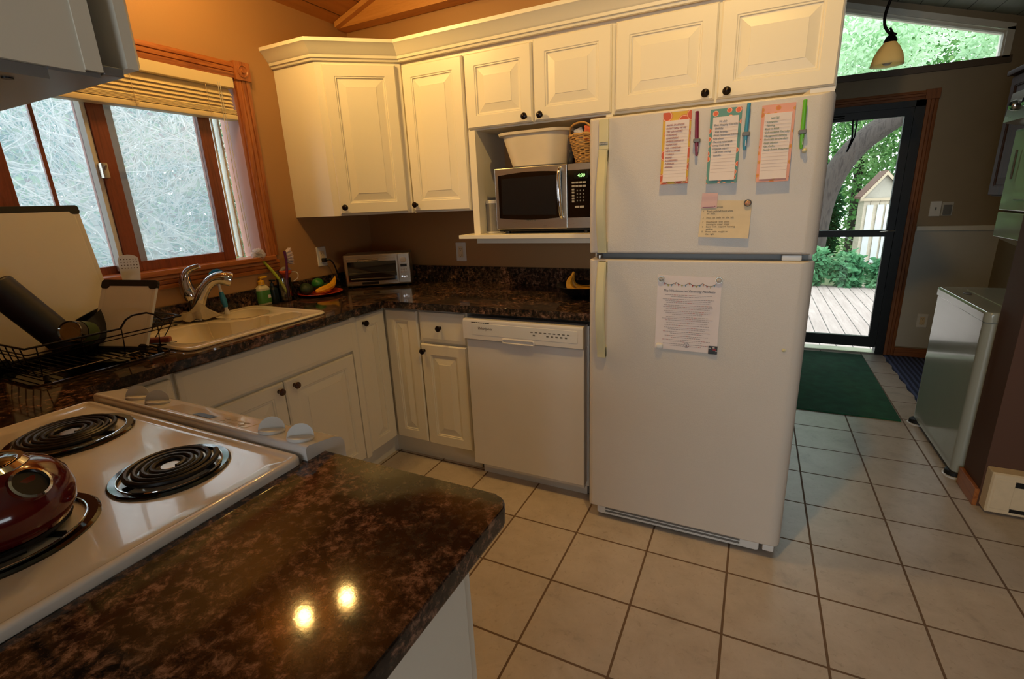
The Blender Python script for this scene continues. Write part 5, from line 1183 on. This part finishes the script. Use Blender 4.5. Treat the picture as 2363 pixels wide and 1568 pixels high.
gA = leafmat('mid_green_leaves', '#3c6a3a', '#6c9c5c', '#a9c78c', 1.2); gB = leafmat('bright_green_leaves', '#a9ccaa', '#d2e8cc', '#f0f6e8', 1.2, .6); gC = leafmat('dark_conifer_needles', '#17331f', '#264f30', '#376544', 2); gD = leafmat('shrub_leaves', '#3c7550', '#6ba678', '#a3cfa2', 3)
leaves('crown', T1, (3.9, 8.7, 4.05), (1.15, 1.0, 1.2), 11000, .085, gB, 1, .1)
T2 = thing('leafy_tree', 'bright green tree filling the view beyond the high window', 'tree', (6.2, 9.2, -.6))
MB().tube([(6.2, 9.2, -.6), (6.2, 9.2, 2), (6.1, 9.1, 4.5)], [.2, .15, .06], 10).build('trunk', bark, T2)
leaves('crown', T2, (6.15, 9.1, 4.3), (1.05, 1.1, 1.6), 12000, .09, gB, 2, .1)
T3 = thing('leafy_tree', 'pale green tree behind the shed and the leaning trunk', 'tree', (4.6, 12.5, -.6))
MB().tube([(4.6, 12.5, -.6), (4.5, 12.4, 2.5)], [.15, .08], 10).build('trunk', bark, T3)
leaves('crown', T3, (5.2, 12.6, 2.6), (2.9, 1.6, 3.2), 30000, .11, gA, 3, .1)
T4 = thing('conifer', 'dark green conifer between the trunk and the shed', 'tree', (3.40, 9.2, -.6))
MB().tube([(3.40, 9.2, -.6), (3.40, 9.2, 1.3)], [.1, .03], 8).build('trunk', bark, T4)
for k in range(5): pass
leaves('branches', T4, (3.47, 9.2, .75), (.42, .45, 1.2), 9000, .09, gC, 4, .05)
for i, (x, y, z, r, lb) in enumerate(((3.28, 6.0, .12, .23, 'leafy green shrub at the deck edge nearest the refrigerator'), (3.78, 6.4, .06, .23, 'leafy green shrub at the deck edge in the middle of the door view'), (4.25, 6.5, -.02, .20, 'low leafy shrub at the deck edge in front of the shed'))):
    B0 = thing('shrub', lb, 'shrub', (x, 6.9+.1*i, -.6), 'shrubs at the deck edge')
    MB().tube([(x, 7.0, -.6), (x, 7.0, 0)], .015, 6).build('stem', bark, B0); leaves('foliage', B0, (x, 6.85, z+.05), (r, .16, r*1.5), 1300, .11, gD, 20+i, .1)
SH = thing('garden_shed', 'pale wooden garden shed with pointed roof at the far side of the deck', 'shed', (4.5, 8.6, -.6))
pale = planks('pale_shed_boards', 0, .13, '#bcb09a', '#d2c7b2', .06, .8)
MB().box((4.04, 8.0, -.6), (4.60, 8.55, 1.22)).build('walls', pale, SH)
wallpoly([(4.02, 1.20), (4.62, 1.20), (4.30, 1.60)], 7.99, 8.55).build('gable', mat('pale_gable', '#b0ab9c', .8), SH)
rf_ = mat('brown_roof', '#6d5044', .8); tm_ = mat('pale_fascia', '#bdae94', .8)
for (xa, za, xb, zb) in ((3.97, 1.20, 4.30, 1.63), (4.30, 1.63, 4.68, 1.20)):
    wallpoly([(xa, za), (xb, zb), (xb, zb+.035), (xa, za+.035)], 7.94, 8.62).build('roof_slope', rf_, SH)
    wallpoly([(xa, za-.04), (xb, zb-.04), (xb, zb+.02), (xa, za+.02)], 7.92, 7.94).build('fascia', tm_, SH)
MB().box((3.98, 7.93, 1.17), (4.66, 7.96, 1.215)).build('eave_board', tm_, SH)
for x in (4.09, 4.24, 4.36, 4.49): MB().box((x, 7.975, .1), (x+.09, 7.995, 1.10)).build('door_panel', mat('grey_white_panel', '#cdd0cd', .7), SH)
for i, (c_, rd_, n_, lb) in enumerate((((.6, 9.5, 2.0), (2.0, .9, 2.8), 9000, 'broad green tree added left of the leaning trunk to block low sky, hidden by the refrigerator'), ((9.6, 9.0, 2.0), (2.0, .9, 2.8), 6000, 'broad green tree added right of the shed to block low sky, behind the door frame'))):  # unseen trees added to keep low sky light out of the hall
    TQ = thing('sky_blocking_tree', lb, 'tree', (c_[0], c_[1], -.6)); MB().tube([(c_[0], c_[1], -.6), (c_[0], c_[1], 2)], .12, 8).build('trunk', bark, TQ); leaves('crown', TQ, c_, rd_, n_, .25, gA, 40+i, .1)
# red maple outside the kitchen window
TW = thing('japanese_maple', 'pale branched tree with red and green leaves outside the kitchen window', 'tree', (-2.2, -.1, -.6))
rnd = random.Random(8); brm = MB()
def branch(p, d, r, ln, dep):
    P = [p]; 
    for k in range(6):
        d = (d+Vector((rnd.gauss(0, .22), rnd.gauss(0, .22), rnd.gauss(0.03, .2)))).normalized(); P.append(P[-1]+d*ln/6)
    brm.tube(P, [r, r*.55], 6)
    if dep > 0:
        for k in (2, 3, 4, 5, 6):
            for q in range(1 if k % 2 else 2): branch(P[k], (d+Vector((rnd.gauss(0, .7), rnd.gauss(0, .7), rnd.gauss(0, .6)))).normalized(), r*.5, ln*.62, dep-1)
for a0 in range(5): branch(Vector((-2.3, .1, -.6+.9)), Vector((.2*cos(a0*1.3), sin(a0*1.3)*.8, .8)).normalized(), .026, 1.7, 3)
brm.tube([(-2.3, .1, -.6), (-2.3, .1, .35)], .07, 10).build('branches', mat('pale_bark', '#b9b6ae', .8), TW)
gR = leafmat('red_green_leaves', '#8a2f45', '#7d8a66', '#a3c98c', 5, .55)
leaves('foliage', TW, (-2.8, .2, 1.5), (1.3, 2.3, 1.7), 9000, .07, gR, 9, .3)
TX = thing('garden_tree', 'broad green tree behind the red maple outside the kitchen window', 'tree', (-6, 2, -.6))
MB().tube([(-6, 2, -.6), (-6, 2, 2)], .15, 8).build('trunk', bark, TX)
leaves('foliage', TX, (-6, 1.6, 1.6), (1.5, 4.6, 3.0), 16000, .22, leafmat('soft_green_leaves', '#2f5a40', '#5f9070', '#a7cfae', 1.6, .5), 10, .2)
